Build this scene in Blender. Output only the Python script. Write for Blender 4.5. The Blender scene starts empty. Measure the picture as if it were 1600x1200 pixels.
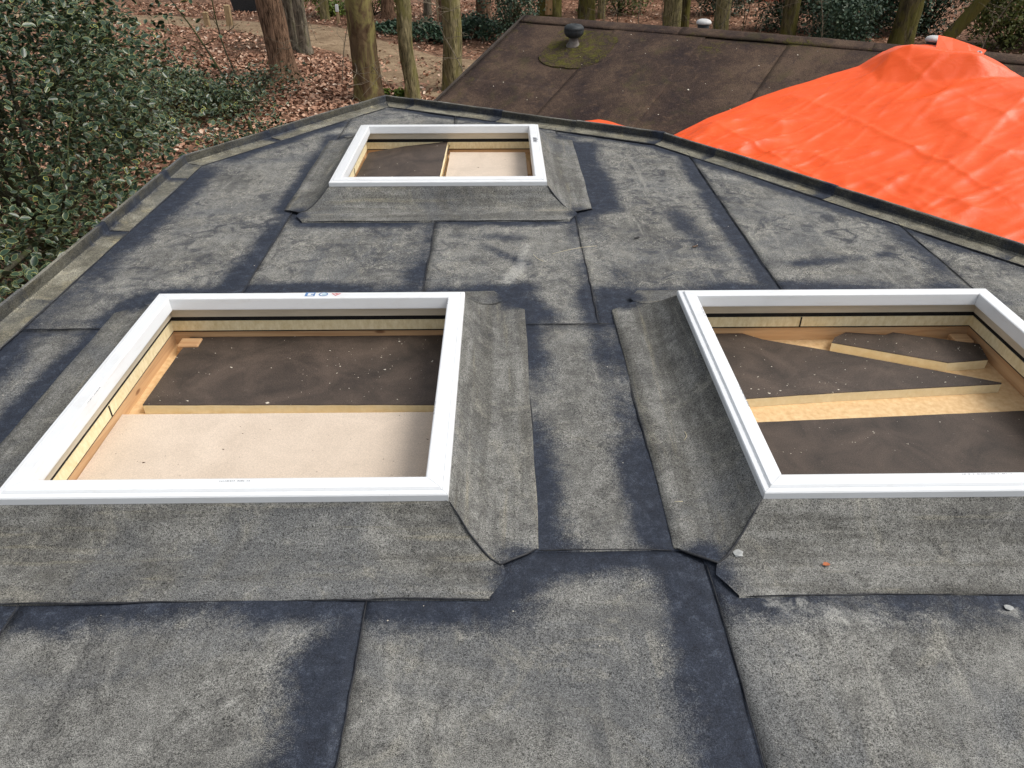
import bpy, bmesh, math, random
import numpy as np
from mathutils import Vector, Matrix, noise as mnoise

random.seed(7)
RNG = np.random.default_rng(11)
SC = bpy.context.scene
COL = SC.collection

# ------------------------------------------------------------------ camera
cam_d = bpy.data.cameras.new('camera')
cam_d.sensor_width = 36.0
cam_d.lens = 26.55
cam_d.clip_start = 0.05
cam_d.clip_end = 600.0
cam = bpy.data.objects.new('camera', cam_d)
cam.location = (0.0, 0.0, 1.63)
cam.rotation_euler = (math.radians(90 - 33.802), 0, math.radians(-0.8))
COL.objects.link(cam)
SC.camera = cam

# ------------------------------------------------------------------ sky, sun, exposure
SUN_EL, SUN_AZ = math.radians(54), math.radians(96)       # azimuth clockwise from +Y: light from the right
wld = bpy.data.worlds.new('World'); SC.world = wld; wld.use_nodes = True
wn = wld.node_tree
for n in list(wn.nodes): wn.nodes.remove(n)
sky = wn.nodes.new('ShaderNodeTexSky'); sky.sky_type = 'NISHITA'; sky.sun_disc = False
sky.sun_elevation = SUN_EL; sky.sun_rotation = SUN_AZ
sky.air_density = 1.0; sky.dust_density = 4.0; sky.ozone_density = 1.0
hs = wn.nodes.new('ShaderNodeHueSaturation'); hs.inputs['Saturation'].default_value = 0.28
bg = wn.nodes.new('ShaderNodeBackground'); bg.inputs[1].default_value = 0.125
wo = wn.nodes.new('ShaderNodeOutputWorld')
wn.links.new(sky.outputs[0], hs.inputs['Color']); wn.links.new(hs.outputs[0], bg.inputs[0]); wn.links.new(bg.outputs[0], wo.inputs[0])
sun_d = bpy.data.lights.new('sun', 'SUN'); sun_d.energy = 1.5; sun_d.angle = math.radians(26); sun_d.color = (1.0, 0.94, 0.86)
sun = bpy.data.objects.new('sun', sun_d); COL.objects.link(sun)
sdir = Vector((math.sin(SUN_AZ) * math.cos(SUN_EL), math.cos(SUN_AZ) * math.cos(SUN_EL), math.sin(SUN_EL)))
sun.rotation_euler = sdir.to_track_quat('Z', 'Y').to_euler()
sun.location = (4, -3, 9)
SC.view_settings.view_transform = 'Standard'; SC.view_settings.look = 'None'
SC.view_settings.gamma = 1.0; SC.view_settings.use_curve_mapping = False
SC.view_settings.exposure = 0.45

# ------------------------------------------------------------------ material helpers
class NT:
    def __init__(s, name, rough=0.8, spec=0.3):
        s.m = bpy.data.materials.new(name); s.m.use_nodes = True
        s.t = s.m.node_tree; s.b = s.t.nodes['Principled BSDF']
        s.b.inputs['Roughness'].default_value = rough
        s.b.inputs['Specular IOR Level'].default_value = spec
        g = s.n('ShaderNodeNewGeometry'); s.pos = g.outputs['Position']; s.geo = g
    def n(s, k): return s.t.nodes.new(k)
    def l(s, a, b): s.t.links.new(a, b)
    def inp(s, sock, v):
        if hasattr(v, 'links') or hasattr(v, 'is_output'): s.l(v, sock)
        else: sock.default_value = v
    def obj(s): return s.n('ShaderNodeTexCoord').outputs['Object']
    def map(s, v, scale=(1, 1, 1), rot=(0, 0, 0), loc=(0, 0, 0)):
        m = s.n('ShaderNodeMapping'); s.l(v, m.inputs[0]); m.inputs['Scale'].default_value = scale
        m.inputs['Rotation'].default_value = rot; m.inputs['Location'].default_value = loc; return m.outputs[0]
    def noise(s, v, scale, detail=3, rough=0.55, dist=0.0):
        m = s.n('ShaderNodeTexNoise'); s.l(v, m.inputs['Vector']); m.inputs['Scale'].default_value = scale
        m.inputs['Detail'].default_value = detail; m.inputs['Roughness'].default_value = rough; m.inputs['Distortion'].default_value = dist
        return m.outputs['Fac']
    def vor(s, v, scale, feat='F1', out='Distance', rnd=1.0):
        m = s.n('ShaderNodeTexVoronoi'); m.feature = feat; s.l(v, m.inputs['Vector']); m.inputs['Scale'].default_value = scale
        m.inputs['Randomness'].default_value = rnd; return m.outputs[out]
    def ramp(s, f, stops, interp='LINEAR'):
        m = s.n('ShaderNodeValToRGB'); s.l(f, m.inputs[0]); cr = m.color_ramp; cr.interpolation = interp
        while len(cr.elements) < len(stops): cr.elements.new(0.5)
        for e, (p, c) in zip(cr.elements, stops):
            e.position = p; e.color = (c, c, c, 1) if isinstance(c, (int, float)) else (*c, 1)
        return m.outputs[0]
    def rng(s, f, a, b, c=0.0, d=1.0):
        m = s.n('ShaderNodeMapRange'); m.interpolation_type = 'SMOOTHSTEP'; s.l(f, m.inputs[0])
        for i, v in enumerate((a, b, c, d)): m.inputs[i + 1].default_value = v
        return m.outputs[0]
    def math(s, op, a, b=0.0):
        m = s.n('ShaderNodeMath'); m.operation = op; s.inp(m.inputs[0], a); s.inp(m.inputs[1], b); return m.outputs[0]
    def mix(s, f, a, b, mode='MIX'):
        m = s.n('ShaderNodeMix'); m.data_type = 'RGBA'; m.blend_type = mode
        s.inp(m.inputs[0], f)
        for sock, v in ((m.inputs[6], a), (m.inputs[7], b)):
            if isinstance(v, tuple): sock.default_value = (*v, 1)
            else: s.l(v, sock)
        return m.outputs[2]
    def attr(s, name, out='Fac'):
        m = s.n('ShaderNodeAttribute'); m.attribute_name = name; return m.outputs[out]
    def bump(s, h, strength=0.3, dist=0.01, normal=None):
        m = s.n('ShaderNodeBump'); m.inputs['Strength'].default_value = strength; m.inputs['Distance'].default_value = dist
        s.l(h, m.inputs['Height'])
        if normal is not None: s.l(normal, m.inputs['Normal'])
        return m.outputs[0]
    def done(s, col=None, normal=None, rough=None):
        if col is not None: s.inp(s.b.inputs['Base Color'], col if not isinstance(col, tuple) else (*col, 1))
        if normal is not None: s.l(normal, s.b.inputs['Normal'])
        if rough is not None: s.l(rough, s.b.inputs['Roughness'])
        return s.m

def membrane(name, streak=None, tone=None):
    """weathered mineral roofing felt; 'wear' = bare bitumen bands, 'pale' = pale smears, 'scuff' = worn foot-trodden area"""
    s = NT(name, 0.88, 0.25); p = s.pos
    big = s.noise(p, 1.9, 4, 0.6, 0.4); mid = s.noise(p, 15, 5, 0.75, 0.5)
    c = s.ramp(s.math('ADD', s.math('MULTIPLY', big, 0.45), s.math('MULTIPLY', mid, 0.55)),
               [(0.36, (0.074, 0.075, 0.073)), (0.46, (0.138, 0.137, 0.128)), (0.54, (0.190, 0.190, 0.178)), (0.66, (0.258, 0.257, 0.238))])
    if streak:
        st = s.noise(s.map(p, streak), 1.0, 5, 0.62, 0.2)
        c = s.mix(s.rng(st, 0.40, 0.62, 0.0, 0.6), c, (0.066, 0.064, 0.056))
        st2 = s.noise(s.map(p, streak, loc=(7, 3, 5)), 1.4, 5, 0.65, 0.3)
        c = s.mix(s.rng(st2, 0.54, 0.74, 0.0, 0.55), c, (0.29, 0.265, 0.19))
    # swirls and scuffs from boots and the torch
    sc = s.attr('scuff')
    for sca, di, wid, amt, lc in ((4.5, 3.8, 0.020, 0.9, (0.34, 0.33, 0.29)), (9.0, 3.0, 0.024, 0.75, (0.33, 0.32, 0.275))):
        line = s.math('ABSOLUTE', s.math('SUBTRACT', s.noise(p, sca, 3, 0.5, di), 0.5))
        patch = s.rng(s.noise(p, sca * 0.6, 3, 0.5), 0.42, 0.55)
        c = s.mix(s.math('MULTIPLY', s.math('MULTIPLY', s.rng(line, 0.0, wid, amt, 0.0), sc), patch), c, lc)
    sw2 = s.noise(s.map(p, (1, 1, 1), loc=(3, 9, 1)), 7.5, 6, 0.7, 1.4)
    sw3 = s.noise(s.map(p, (1, 1, 1), loc=(1, 4, 1)), 1.5, 3, 0.6, 0.5)
    c = s.mix(s.math('MULTIPLY', s.math('MULTIPLY', s.rng(sw2, 0.45, 0.64, 0.0, 0.95), s.rng(sw3, 0.38, 0.56)), sc), c, (0.050, 0.053, 0.062))
    arc = s.math('ABSOLUTE', s.math('SUBTRACT', s.noise(s.map(p, (1, 1, 1), loc=(8, 2, 0)), 2.3, 2, 0.4, 2.0), 0.5))
    c = s.mix(s.math('MULTIPLY', s.rng(arc, 0.0, 0.009, 0.55, 0.0), s.rng(s.noise(p, 1.1, 2), 0.5, 0.6)), c, (0.06, 0.06, 0.062))
    cl = s.noise(s.map(p, (1, 1, 1), loc=(5, 1, 2)), 1.1, 6, 0.7, 1.2)
    c = s.mix(s.rng(cl, 0.5, 0.64, 0.0, 0.5), c, (0.095, 0.102, 0.112))
    cl2 = s.noise(s.map(p, (1, 1, 1), loc=(2, 7, 2)), 3.3, 6, 0.75, 1.6)
    c = s.mix(s.rng(cl2, 0.54, 0.66, 0.0, 0.4), c, (0.27, 0.26, 0.22))
    gate = 0.0 if streak else 1.0
    dg = s.noise(s.map(p, (11, 1.6, 1), (0, 0, -0.55)), 1.0, 5, 0.65, 0.8)
    c = s.mix(s.rng(dg, 0.52, 0.72, 0.0, 0.45 * gate), c, (0.30, 0.295, 0.265))
    dg2 = s.noise(s.map(p, (9, 2.2, 1), (0, 0, 0.4), (4, 4, 4)), 1.0, 5, 0.65, 0.8)
    c = s.mix(s.rng(dg2, 0.55, 0.75, 0.0, 0.55 * gate), c, (0.07, 0.07, 0.07))
    # granules
    g1 = s.noise(p, 420, 1, 0.6); g2 = s.noise(p, 150, 4, 0.8)
    gr = s.math('ADD', s.math('MULTIPLY', g1, 0.55), s.math('MULTIPLY', g2, 0.45))
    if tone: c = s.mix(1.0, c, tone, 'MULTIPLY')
    # bare bitumen bands, feathering out into the granules
    w = s.attr('wear')
    nz = s.math('ADD', s.math('MULTIPLY', s.math('SUBTRACT', s.noise(p, 4.5, 5, 0.7, 0.6), 0.5), 1.25),
                s.math('ADD', s.math('MULTIPLY', s.math('SUBTRACT', s.noise(p, 45, 4, 0.75), 0.5), 0.8), s.math('MULTIPLY', s.math('SUBTRACT', gr, 0.5), -1.1)))
    wn_ = s.math('ADD', w, s.math('MULTIPLY', nz, s.rng(w, 0.0, 0.25)))
    wm = s.rng(wn_, 0.10, 0.92)
    dk = s.ramp(s.noise(p, 22, 7, 0.8, 0.5), [(0.32, (0.0075, 0.0105, 0.019)), (0.54, (0.019, 0.0255, 0.041)), (0.66, (0.046, 0.056, 0.078)), (0.78, (0.11, 0.118, 0.13))])
    mul = s.ramp(gr, [(0.38, 0.12), (0.455, 0.66), (0.53, 1.10), (0.63, 1.75)])
    c = s.mix(1.0, c, mul, 'MULTIPLY')
    dk = s.mix(1.0, dk, s.ramp(gr, [(0.35, 0.5), (0.5, 0.95), (0.66, 1.9)]), 'MULTIPLY')
    c = s.mix(s.math('MULTIPLY', wm, 0.96), c, dk)
    pl = s.rng(s.math('ADD', s.attr('pale'), s.math('MULTIPLY', s.math('SUBTRACT', s.noise(p, 30, 5, 0.75, 0.6), 0.5), 1.5)), 0.45, 1.0)
    c = s.mix(s.math('MULTIPLY', s.math('MULTIPLY', pl, 0.7), s.rng(gr, 0.40, 0.55, 0.25, 1.0)), c, (0.42, 0.42, 0.39))
    # drips and small spots of bitumen
    v = s.vor(s.map(p, (1, 1, 1)), 5.0)
    spot = s.math('MULTIPLY', s.rng(s.math('ADD', v, s.math('MULTIPLY', s.noise(p, 40, 3), 0.06)), 0.07, 0.12, 1.0, 0.0), s.rng(s.noise(p, 1.7, 2), 0.54, 0.62))
    c = s.mix(s.math('MULTIPLY', spot, 0.7), c, (0.03, 0.033, 0.04))
    nb = s.bump(gr, 0.45, 0.004); nb = s.bump(s.noise(p, 6, 3), 0.3, 0.02, nb)
    r = s.rng(wm, 0, 1, 0.92, 0.72)
    return s.done(c, nb, r)

def simple_noise(name, c1, c2, scale, rough=0.8, bump=0.2, spec=0.3, dist=0.004, detail=4, stretch=None, distort=0.0):
    s = NT(name, rough, spec); v = s.pos if not stretch else s.map(s.pos, stretch)
    f = s.noise(v, scale, detail, 0.65, distort)
    return s.done(s.ramp(f, [(0.3, c1), (0.7, c2)]), s.bump(f, bump, dist))

def pvc():
    s = NT('white_pvc', 0.32, 0.5); p = s.pos
    f = s.noise(p, 5, 5, 0.6, 0.6); g = s.noise(s.map(p, (1, 1, 1)), 60, 3, 0.7, 1.5)
    c = s.mix(s.rng(f, 0.45, 0.75, 0, 0.35), (0.73, 0.755, 0.775), (0.64, 0.655, 0.66))
    c = s.mix(s.rng(g, 0.66, 0.78, 0, 0.55), c, (0.45, 0.43, 0.42))
    dz = s.noise(s.map(p, (3, 3, 14)), 2.0, 5, 0.7, 0.8)
    c = s.mix(s.rng(dz, 0.52, 0.75, 0, 0.35), c, (0.58, 0.56, 0.52))
    return s.done(c, s.bump(f, 0.03, 0.002))

def facing(name, base, dark, fleck, fl=0.5, gk=0.45):
    s = NT(name, 0.6, 0.4); p = s.pos
    f = s.noise(p, 5, 5, 0.65, 0.8)
    c = s.ramp(f, [(0.3, dark), (0.7, base)])
    sc = s.math('ABSOLUTE', s.math('SUBTRACT', s.noise(s.map(p, (1.4, 5, 1), (0, 0, 0.5)), 2.2, 5, 0.6, 1.6), 0.5))
    c = s.mix(s.math('MULTIPLY', s.rng(sc, 0.0, 0.006, fl * 0.5, 0.0), s.rng(s.noise(p, 3, 2), 0.55, 0.66)), c, fleck)
    sp = s.noise(p, 170, 2, 0.6); msk = s.noise(p, 4, 3)
    c = s.mix(s.math('MULTIPLY', s.rng(sp, 0.68, 0.74), s.rng(msk, 0.4, 0.6, 0.15, fl)), c, fleck)
    grain = s.noise(p, 260, 2, 0.7)
    c = s.mix(1.0, c, s.ramp(grain, [(0.3, 1 - gk), (0.7, 1 + gk)]), 'MULTIPLY')
    return s.done(c, s.bump(grain, 0.15, 0.002))

def timber(name, a, b, axis):
    s = NT(name, 0.6, 0.3)
    sc = {'x': (1.2, 22, 26), 'y': (22, 1.2, 26)}[axis]
    f = s.noise(s.map(s.pos, sc), 1.0, 5, 0.6, 1.4); k = s.vor(s.map(s.pos, (2.5, 2.5, 7)), 1.6)
    c = s.ramp(f, [(0.3, a), (0.68, b)])
    c = s.mix(s.rng(k, 0.05, 0.13, 0.75, 0.0), c, (0.13, 0.05, 0.02))
    return s.done(c, s.bump(f, 0.2, 0.003))

def bark(name, a, b, moss, amt, vs=(9, 9, 1.6), bs=0.9):
    s = NT(name, 0.95, 0.1); o = s.obj()
    d = s.noise(o, 2.5, 3)
    v = s.map(o, vs)
    fur = s.noise(v, 1.7, 6, 0.65, 1.2)
    c = s.ramp(fur, [(0.36, a), (0.6, b)])
    m = s.rng(s.noise(s.map(o, (1, 1, 0.55)), 1.9, 5, 0.65, 0.8), 0.62 - amt * 0.3, 0.75 - amt * 0.3)
    c = s.mix(s.math('MULTIPLY', m, 0.85), c, moss)
    c = s.mix(s.rng(d, 0.3, 0.7, 0.0, 0.25), c, (0.03, 0.025, 0.02))
    return s.done(c, s.bump(fur, bs, 0.05))

def leafmat(name, stops, rough=0.5, spec=0.4, trans=0.0):
    s = NT(name, rough, spec)
    c = s.ramp(s.attr('tint'), stops)
    if trans:
        s.b.inputs['Transmission Weight'].default_value = 0.0
        s.b.inputs['Subsurface Weight'].default_value = 0.0
    return s.done(c)

M = {}
M['felt'] = membrane('roofing_felt')
M['felt_x'] = membrane('roofing_felt_along_x', (1.1, 14, 14))
M['felt_y'] = membrane('roofing_felt_along_y', (14, 1.1, 14))
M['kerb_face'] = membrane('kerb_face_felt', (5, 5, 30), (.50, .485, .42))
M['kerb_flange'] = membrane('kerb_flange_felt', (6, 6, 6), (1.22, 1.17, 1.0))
M['bitumen'] = simple_noise('bitumen_bead', (0.008, 0.009, 0.011), (0.04, 0.042, 0.048), 60, 0.55, 0.4)
M['pvc'] = pvc()
M['pvc_inner'] = simple_noise('frame_lining', (0.50, 0.44, 0.34), (0.60, 0.54, 0.43), 6, 0.5, 0.05, stretch=(1, 1, 8))  # beige tint carries the warm light bounced up from the timber
M['black'] = simple_noise('gap_black', (0.006, 0.006, 0.007), (0.016, 0.016, 0.017), 20, 0.7)  # near-black for the painted gap shade and the insulation joints
M['foam'] = simple_noise('foam_core', (0.80, 0.69, 0.43), (0.90, 0.81, 0.57), 34, 0.9, 0.35, 0.1)
M['foam_cut'] = simple_noise('foam_cut_edge', (0.70, 0.58, 0.33), (0.86, 0.76, 0.52), 60, 0.9, 0.6, 0.1, stretch=(1, 1, 0.5))
M['timber_x'] = timber('pine_along_x', (0.42, 0.235, 0.115), (0.64, 0.43, 0.24), 'x')
M['timber_y'] = timber('pine_along_y', (0.42, 0.235, 0.115), (0.64, 0.43, 0.24), 'y')
M['ply'] = simple_noise('particle_board', (0.58, 0.37, 0.18), (0.74, 0.54, 0.30), 45, 0.7, 0.15)
M['dark_face'] = facing('dark_board_facing', (0.092, 0.068, 0.053), (0.034, 0.026, 0.021), (0.26, 0.22, 0.18))
M['beige_face'] = facing('beige_board_facing', (0.64, 0.54, 0.44), (0.55, 0.46, 0.37), (0.14, 0.10, 0.075), 0.25, 0.16)
M['print'] = NT('grey_print').done((0.22, 0.23, 0.25))
M['blue_print'] = NT('blue_print').done((0.11, 0.22, 0.42))
M['pale_blue'] = NT('pale_blue_print').done((0.42, 0.55, 0.62))
M['red_print'] = NT('red_print').done((0.55, 0.10, 0.10))
M['crumb'] = simple_noise('foam_crumb', (0.62, 0.56, 0.45), (0.82, 0.78, 0.68), 90, 0.9)
M['dirt'] = simple_noise('brown_specks', (.05, .03, .02), (.16, .11, .08), 90, .9)
M['mortar'] = simple_noise('mortar_blob', (0.24, 0.25, 0.25), (0.42, 0.43, 0.42), 60, 0.9, 0.5)
M['wall'] = simple_noise('grey_render', (0.24, 0.23, 0.21), (0.34, 0.33, 0.30), 12)

# ------------------------------------------------------------------ object helpers
def tag(o, label=None, cat=None, group=None, kind=None):
    if label: o['label'] = label
    if cat: o['category'] = cat
    if group: o['group'] = group
    if kind: o['kind'] = kind
    return o

def empty(name, loc, label=None, cat=None, group=None):
    e = bpy.data.objects.new(name, None); COL.objects.link(e); e.location = loc; e.empty_display_size = 0.2
    return tag(e, label, cat, group)

def wloc(o):
    v = Vector(o.location)
    while o.parent: o = o.parent; v = v + Vector(o.location)
    return v

def link(name, me, mats, parent=None, loc=None):
    """mesh given in world coordinates; a child is offset by its parent's base"""
    o = bpy.data.objects.new(name, me); COL.objects.link(o)
    for m in (mats if isinstance(mats, (list, tuple)) else [mats]):
        if len(me.materials) < 8 and m.name not in [x.name for x in me.materials if x]: me.materials.append(m)
    if parent is not None:
        o.parent = parent; o.location = -wloc(parent) if loc is None else loc
    elif loc is not None: o.location = loc
    return o

def mesh(name, verts, faces, smooth=False, mi=None):
    me = bpy.data.meshes.new(name); me.from_pydata([tuple(v) for v in verts], [], faces); me.update()
    if smooth: me.polygons.foreach_set('use_smooth', [True] * len(me.polygons))
    if mi is not None: me.polygons.foreach_set('material_index', mi)
    return me

def np_mesh(name, V, Fc, mi=None, tint=None, smooth=False):
    """V (n,3); Fc (m,k) same-size polygons"""
    me = bpy.data.meshes.new(name); V = np.asarray(V, np.float32); Fc = np.asarray(Fc, np.int32)
    me.vertices.add(len(V)); me.vertices.foreach_set('co', V.ravel())
    k = Fc.shape[1]; me.loops.add(Fc.size); me.loops.foreach_set('vertex_index', Fc.ravel())
    me.polygons.add(len(Fc)); me.polygons.foreach_set('loop_start', np.arange(0, Fc.size, k, dtype=np.int32))
    if mi is not None: me.polygons.foreach_set('material_index', np.asarray(mi, np.int32))
    if smooth: me.polygons.foreach_set('use_smooth', np.ones(len(Fc), bool))
    me.update(calc_edges=True)
    if tint is not None:
        a = me.attributes.new('tint', 'FLOAT', 'POINT'); a.data.foreach_set('value', np.asarray(tint, np.float32))
    return me

def add_attr(me, name, vals):
    a = me.attributes.new(name, 'FLOAT', 'POINT'); a.data.foreach_set('value', np.asarray(vals, np.float32))

def box_mesh(x0, x1, y0, y1, z0, z1, bev=0.0):
    bm = bmesh.new(); bmesh.ops.create_cube(bm, size=1.0)
    for v in bm.verts:
        v.co = Vector((x0 + (v.co.x + .5) * (x1 - x0), y0 + (v.co.y + .5) * (y1 - y0), z0 + (v.co.z + .5) * (z1 - z0)))
    if bev: bmesh.ops.bevel(bm, geom=list(bm.edges), offset=bev, segments=1, affect='EDGES')
    me = bpy.data.meshes.new('box'); bm.to_mesh(me); bm.free(); return me

def tube(pts, rads, seg=8, caps=True, jit=0.0):
    V = []; Fs = []
    pts = [Vector(p) for p in pts]; n = len(pts)
    if not hasattr(rads, '__len__'): rads = [rads] * n
    ref = None
    for i, p in enumerate(pts):
        d = (pts[min(i + 1, n - 1)] - pts[max(i - 1, 0)]).normalized()
        if ref is None: ref = Vector((0, 0, 1)) if abs(d.z) < .9 else Vector((1, 0, 0))
        a = d.cross(ref).normalized(); b = d.cross(a).normalized(); ref = -b if False else ref
        for k in range(seg):
            t = 2 * math.pi * k / seg; r = rads[i] * (1 + random.uniform(-jit, jit))
            V.append(p + a * math.cos(t) * r + b * math.sin(t) * r)
    for i in range(n - 1):
        for k in range(seg):
            k2 = (k + 1) % seg
            Fs.append((i * seg + k, i * seg + k2, (i + 1) * seg + k2, (i + 1) * seg + k))
    if caps:
        Fs.append(tuple(range(seg - 1, -1, -1))); Fs.append(tuple((n - 1) * seg + k for k in range(seg)))
    return V, Fs

def lathe(prof, seg=24, c=(0, 0, 0)):
    V = []; Fs = []
    for r, z in prof:
        for k in range(seg):
            t = 2 * math.pi * k / seg; V.append((c[0] + r * math.cos(t), c[1] + r * math.sin(t), c[2] + z))
    for i in range(len(prof) - 1):
        for k in range(seg):
            k2 = (k + 1) % seg; Fs.append((i * seg + k, i * seg + k2, (i + 1) * seg + k2, (i + 1) * seg + k))
    Fs.append(tuple(range(seg - 1, -1, -1))); Fs.append(tuple((len(prof) - 1) * seg + k for k in range(seg)))
    return V, Fs

def join(parts):
    V = []; Fs = []
    for v, f in parts:
        o = len(V); V += list(v); Fs += [tuple(i + o for i in q) for q in f]
    return V, Fs

def fbm(x, y, z=0.0, s=1.0): return mnoise.noise(Vector((x * s, y * s, z)))

# ------------------------------------------------------------------ layout (metres, roof surface z = 0)
OUT = [(x * .986, y * .986) for x, y in [(-2.37, -2.6), (-2.205, 5.23), (-1.02, 6.97), (1.235, 5.75), (2.73, 3.65), (4.9, 0.6), (4.9, -2.6)]]   # outer kerb line
Z_TOP = 0.16
SKY = {'L': (-1.475, -0.162, 1.64, 2.93), 'R': (0.756, 2.10, 1.635, 2.93), 'T': (-1.015, 0.267, 4.35, 5.59)}   # outer frame rectangles

def inset_poly(P, d):
    n = len(P); R = []
    for i in range(n):
        p0, p1, p2 = Vector(P[i - 1]), Vector(P[i]), Vector(P[(i + 1) % n])
        a = (p1 - p0).normalized(); b = (p2 - p1).normalized()
        na = Vector((a.y, -a.x)); nb = Vector((b.y, -b.x))       # outline runs clockwise: inside is to the right
        h = (na + nb).normalized(); R.append(tuple(p1 + h * (d / max(0.2, h.dot(na)))))
    return R

# dark bare-bitumen bands: segment, width, strength; which side follows from the sheet the point lies on ('s' = sheet key, None = any)
BANDS = []
def band(pts, width, sheets=None, k=1.0):
    for a, b in zip(pts[:-1], pts[1:]): BANDS.append((a, b, width, sheets, k))
for key, (x0, x1, y0, y1) in SKY.items():
    e = 0.265
    ring = [(x0 - .12, y0 - e), (x1 + .12, y0 - e), (x1 + .18, y0 - .15), (x1 + e, y0 - .08), (x1 + e, y1 + .13), (x1 + .14, y1 + .24),
            (x0 - .14, y1 + .24), (x0 - e, y1 + .13), (x0 - e, y0 - .08), (x0 - .18, y0 - .15), (x0 - .12, y0 - e)]
    w = {'L': 0.13, 'R': 0.13, 'T': 0.10}[key]
    for i, (a, b) in enumerate(zip(ring[:-1], ring[1:])): BANDS.append((a, b, w * (1.25 if i in (1, 2) else 1), None, 1.0))
PALE = [((0.02, 3.32), (0.10, 3.5), .07, 1.0), ((0.08, 3.5), (0.13, 3.75), .05, .8), ((0.25, 4.0), (0.4, 4.05), .05, .6), ((0.72, 1.36), (0.95, 1.29), .07, .75),
        ((0.95, 1.29), (1.2, 1.3), .05, .6), ((1.2, 1.15), (1.5, 1.0), .1, .35), ((-0.62, 1.12), (-0.68, 1.03), .012, .9), ((-0.25, 1.0), (-0.12, 1.08), .015, .8),
        ((1.33, 1.33), (1.36, 1.31), .035, 1.0), ((0.9, 1.15), (1.0, 1.0), .09, .35), ((0.6, 5.1), (1.2, 5.0), .09, .5)]

def segd(X, Y, a, b):
    ax, ay = a; bx, by = b; dx, dy = bx - ax, by - ay; L2 = dx * dx + dy * dy + 1e-12
    t = np.clip(((X - ax) * dx + (Y - ay) * dy) / L2, 0, 1)
    return np.hypot(X - ax - t * dx, Y - ay - t * dy)

def field_attrs(me, sheet=None, wear=True, extra=None, base_scuff=0.0):
    n = len(me.vertices); co = np.empty(n * 3, np.float32); me.vertices.foreach_get('co', co); co = co.reshape(-1, 3)
    X, Y = co[:, 0], co[:, 1]; W = np.zeros(n)
    if wear:
        for a, b, w, sh, k in BANDS:
            if sh is not None and sheet not in sh: continue
            W = np.maximum(W, k * np.clip(1.15 - segd(X, Y, a, b) / w, 0, 1))
    if extra:
        for a, b, w, k in extra: W = np.maximum(W, k * np.clip(1.15 - segd(X, Y, a, b) / w, 0, 1))
    W *= np.array([1.05 + 1.0 * fbm(x, y, 3.3, 1.5) + .35 * fbm(x, y, 1.3, 5) for x, y in zip(X.tolist(), Y.tolist())])
    Pl = np.zeros(n)
    for a, b, w, k in PALE: Pl = np.maximum(Pl, k * np.clip(1.2 - segd(X, Y, a, b) / w, 0, 1))
    S = np.clip((Y - 2.6) / 0.8, 0.12, 1.0) if wear else np.full(n, base_scuff)
    add_attr(me, 'wear', W); add_attr(me, 'pale', Pl); add_attr(me, 'scuff', S)

# ------------------------------------------------------------------ ground, path
def gz(x, y):
    return -2.0 + 0.10 * math.sin(x * .35 + 1) * math.sin(y * .22) + 0.07 * fbm(x, y, 2, .5) - 0.07
def ground():
    xs = np.concatenate([np.linspace(-150, -24, 10), np.linspace(-22, 26, 81), np.linspace(28, 150, 10)])
    ys = np.concatenate([np.linspace(-150, -12, 8), np.linspace(-10, 46, 94), np.linspace(50, 250, 12)])
    V = [(x, y, gz(x, y)) for y in ys for x in xs]; nx = len(xs)
    F = [(j * nx + i, j * nx + i + 1, (j + 1) * nx + i + 1, (j + 1) * nx + i) for j in range(len(ys) - 1) for i in range(nx - 1)]
    s = NT('forest_floor', 0.95, 0.1)
    v = s.vor(s.map(s.pos, (1, 1, 1)), 15, 'F1', 'Color'); sp = s.n('ShaderNodeSeparateColor'); s.l(v, sp.inputs[0])
    c = s.ramp(sp.outputs[0], [(0.0, (0.06, 0.032, 0.02)), (0.5, (0.17, 0.09, 0.058)), (1.0, (0.32, 0.19, 0.125))])
    c = s.mix(s.rng(s.noise(s.pos, .5, 4), .5, .68, 0, .7), c, (0.055, 0.04, 0.026))
    m = s.done(c, s.bump(v, .5, .03))
    o = link('ground', mesh('ground', V, F, True), m); tag(o, 'brown forest floor under the trees', None, None, 'structure')
ground()
P_UP = [(-16, 28.5), (-10.96, 26.99), (-8.38, 25.89), (-5.84, 25.1), (-4.22, 24.03), (-2.98, 22.23), (-1.49, 20.57), (0.28, 20.13), (3, 19.6), (7, 19)]
P_LO = [(-16, 27), (-10.33, 25.29), (-7.26, 23.31), (-5.21, 21.32), (-3.93, 20.18), (-3.37, 18.65), (-2.53, 17.3), (-1.19, 15.83), (0.6, 15.0), (4, 14.6)]
def lerp_poly(P, n):
    out = []
    for i in range(n):
        t = i / (n - 1) * (len(P) - 1); k = min(int(t), len(P) - 2); f = t - k
        out.append((P[k][0] * (1 - f) + P[k + 1][0] * f, P[k][1] * (1 - f) + P[k + 1][1] * f))
    return out
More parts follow.
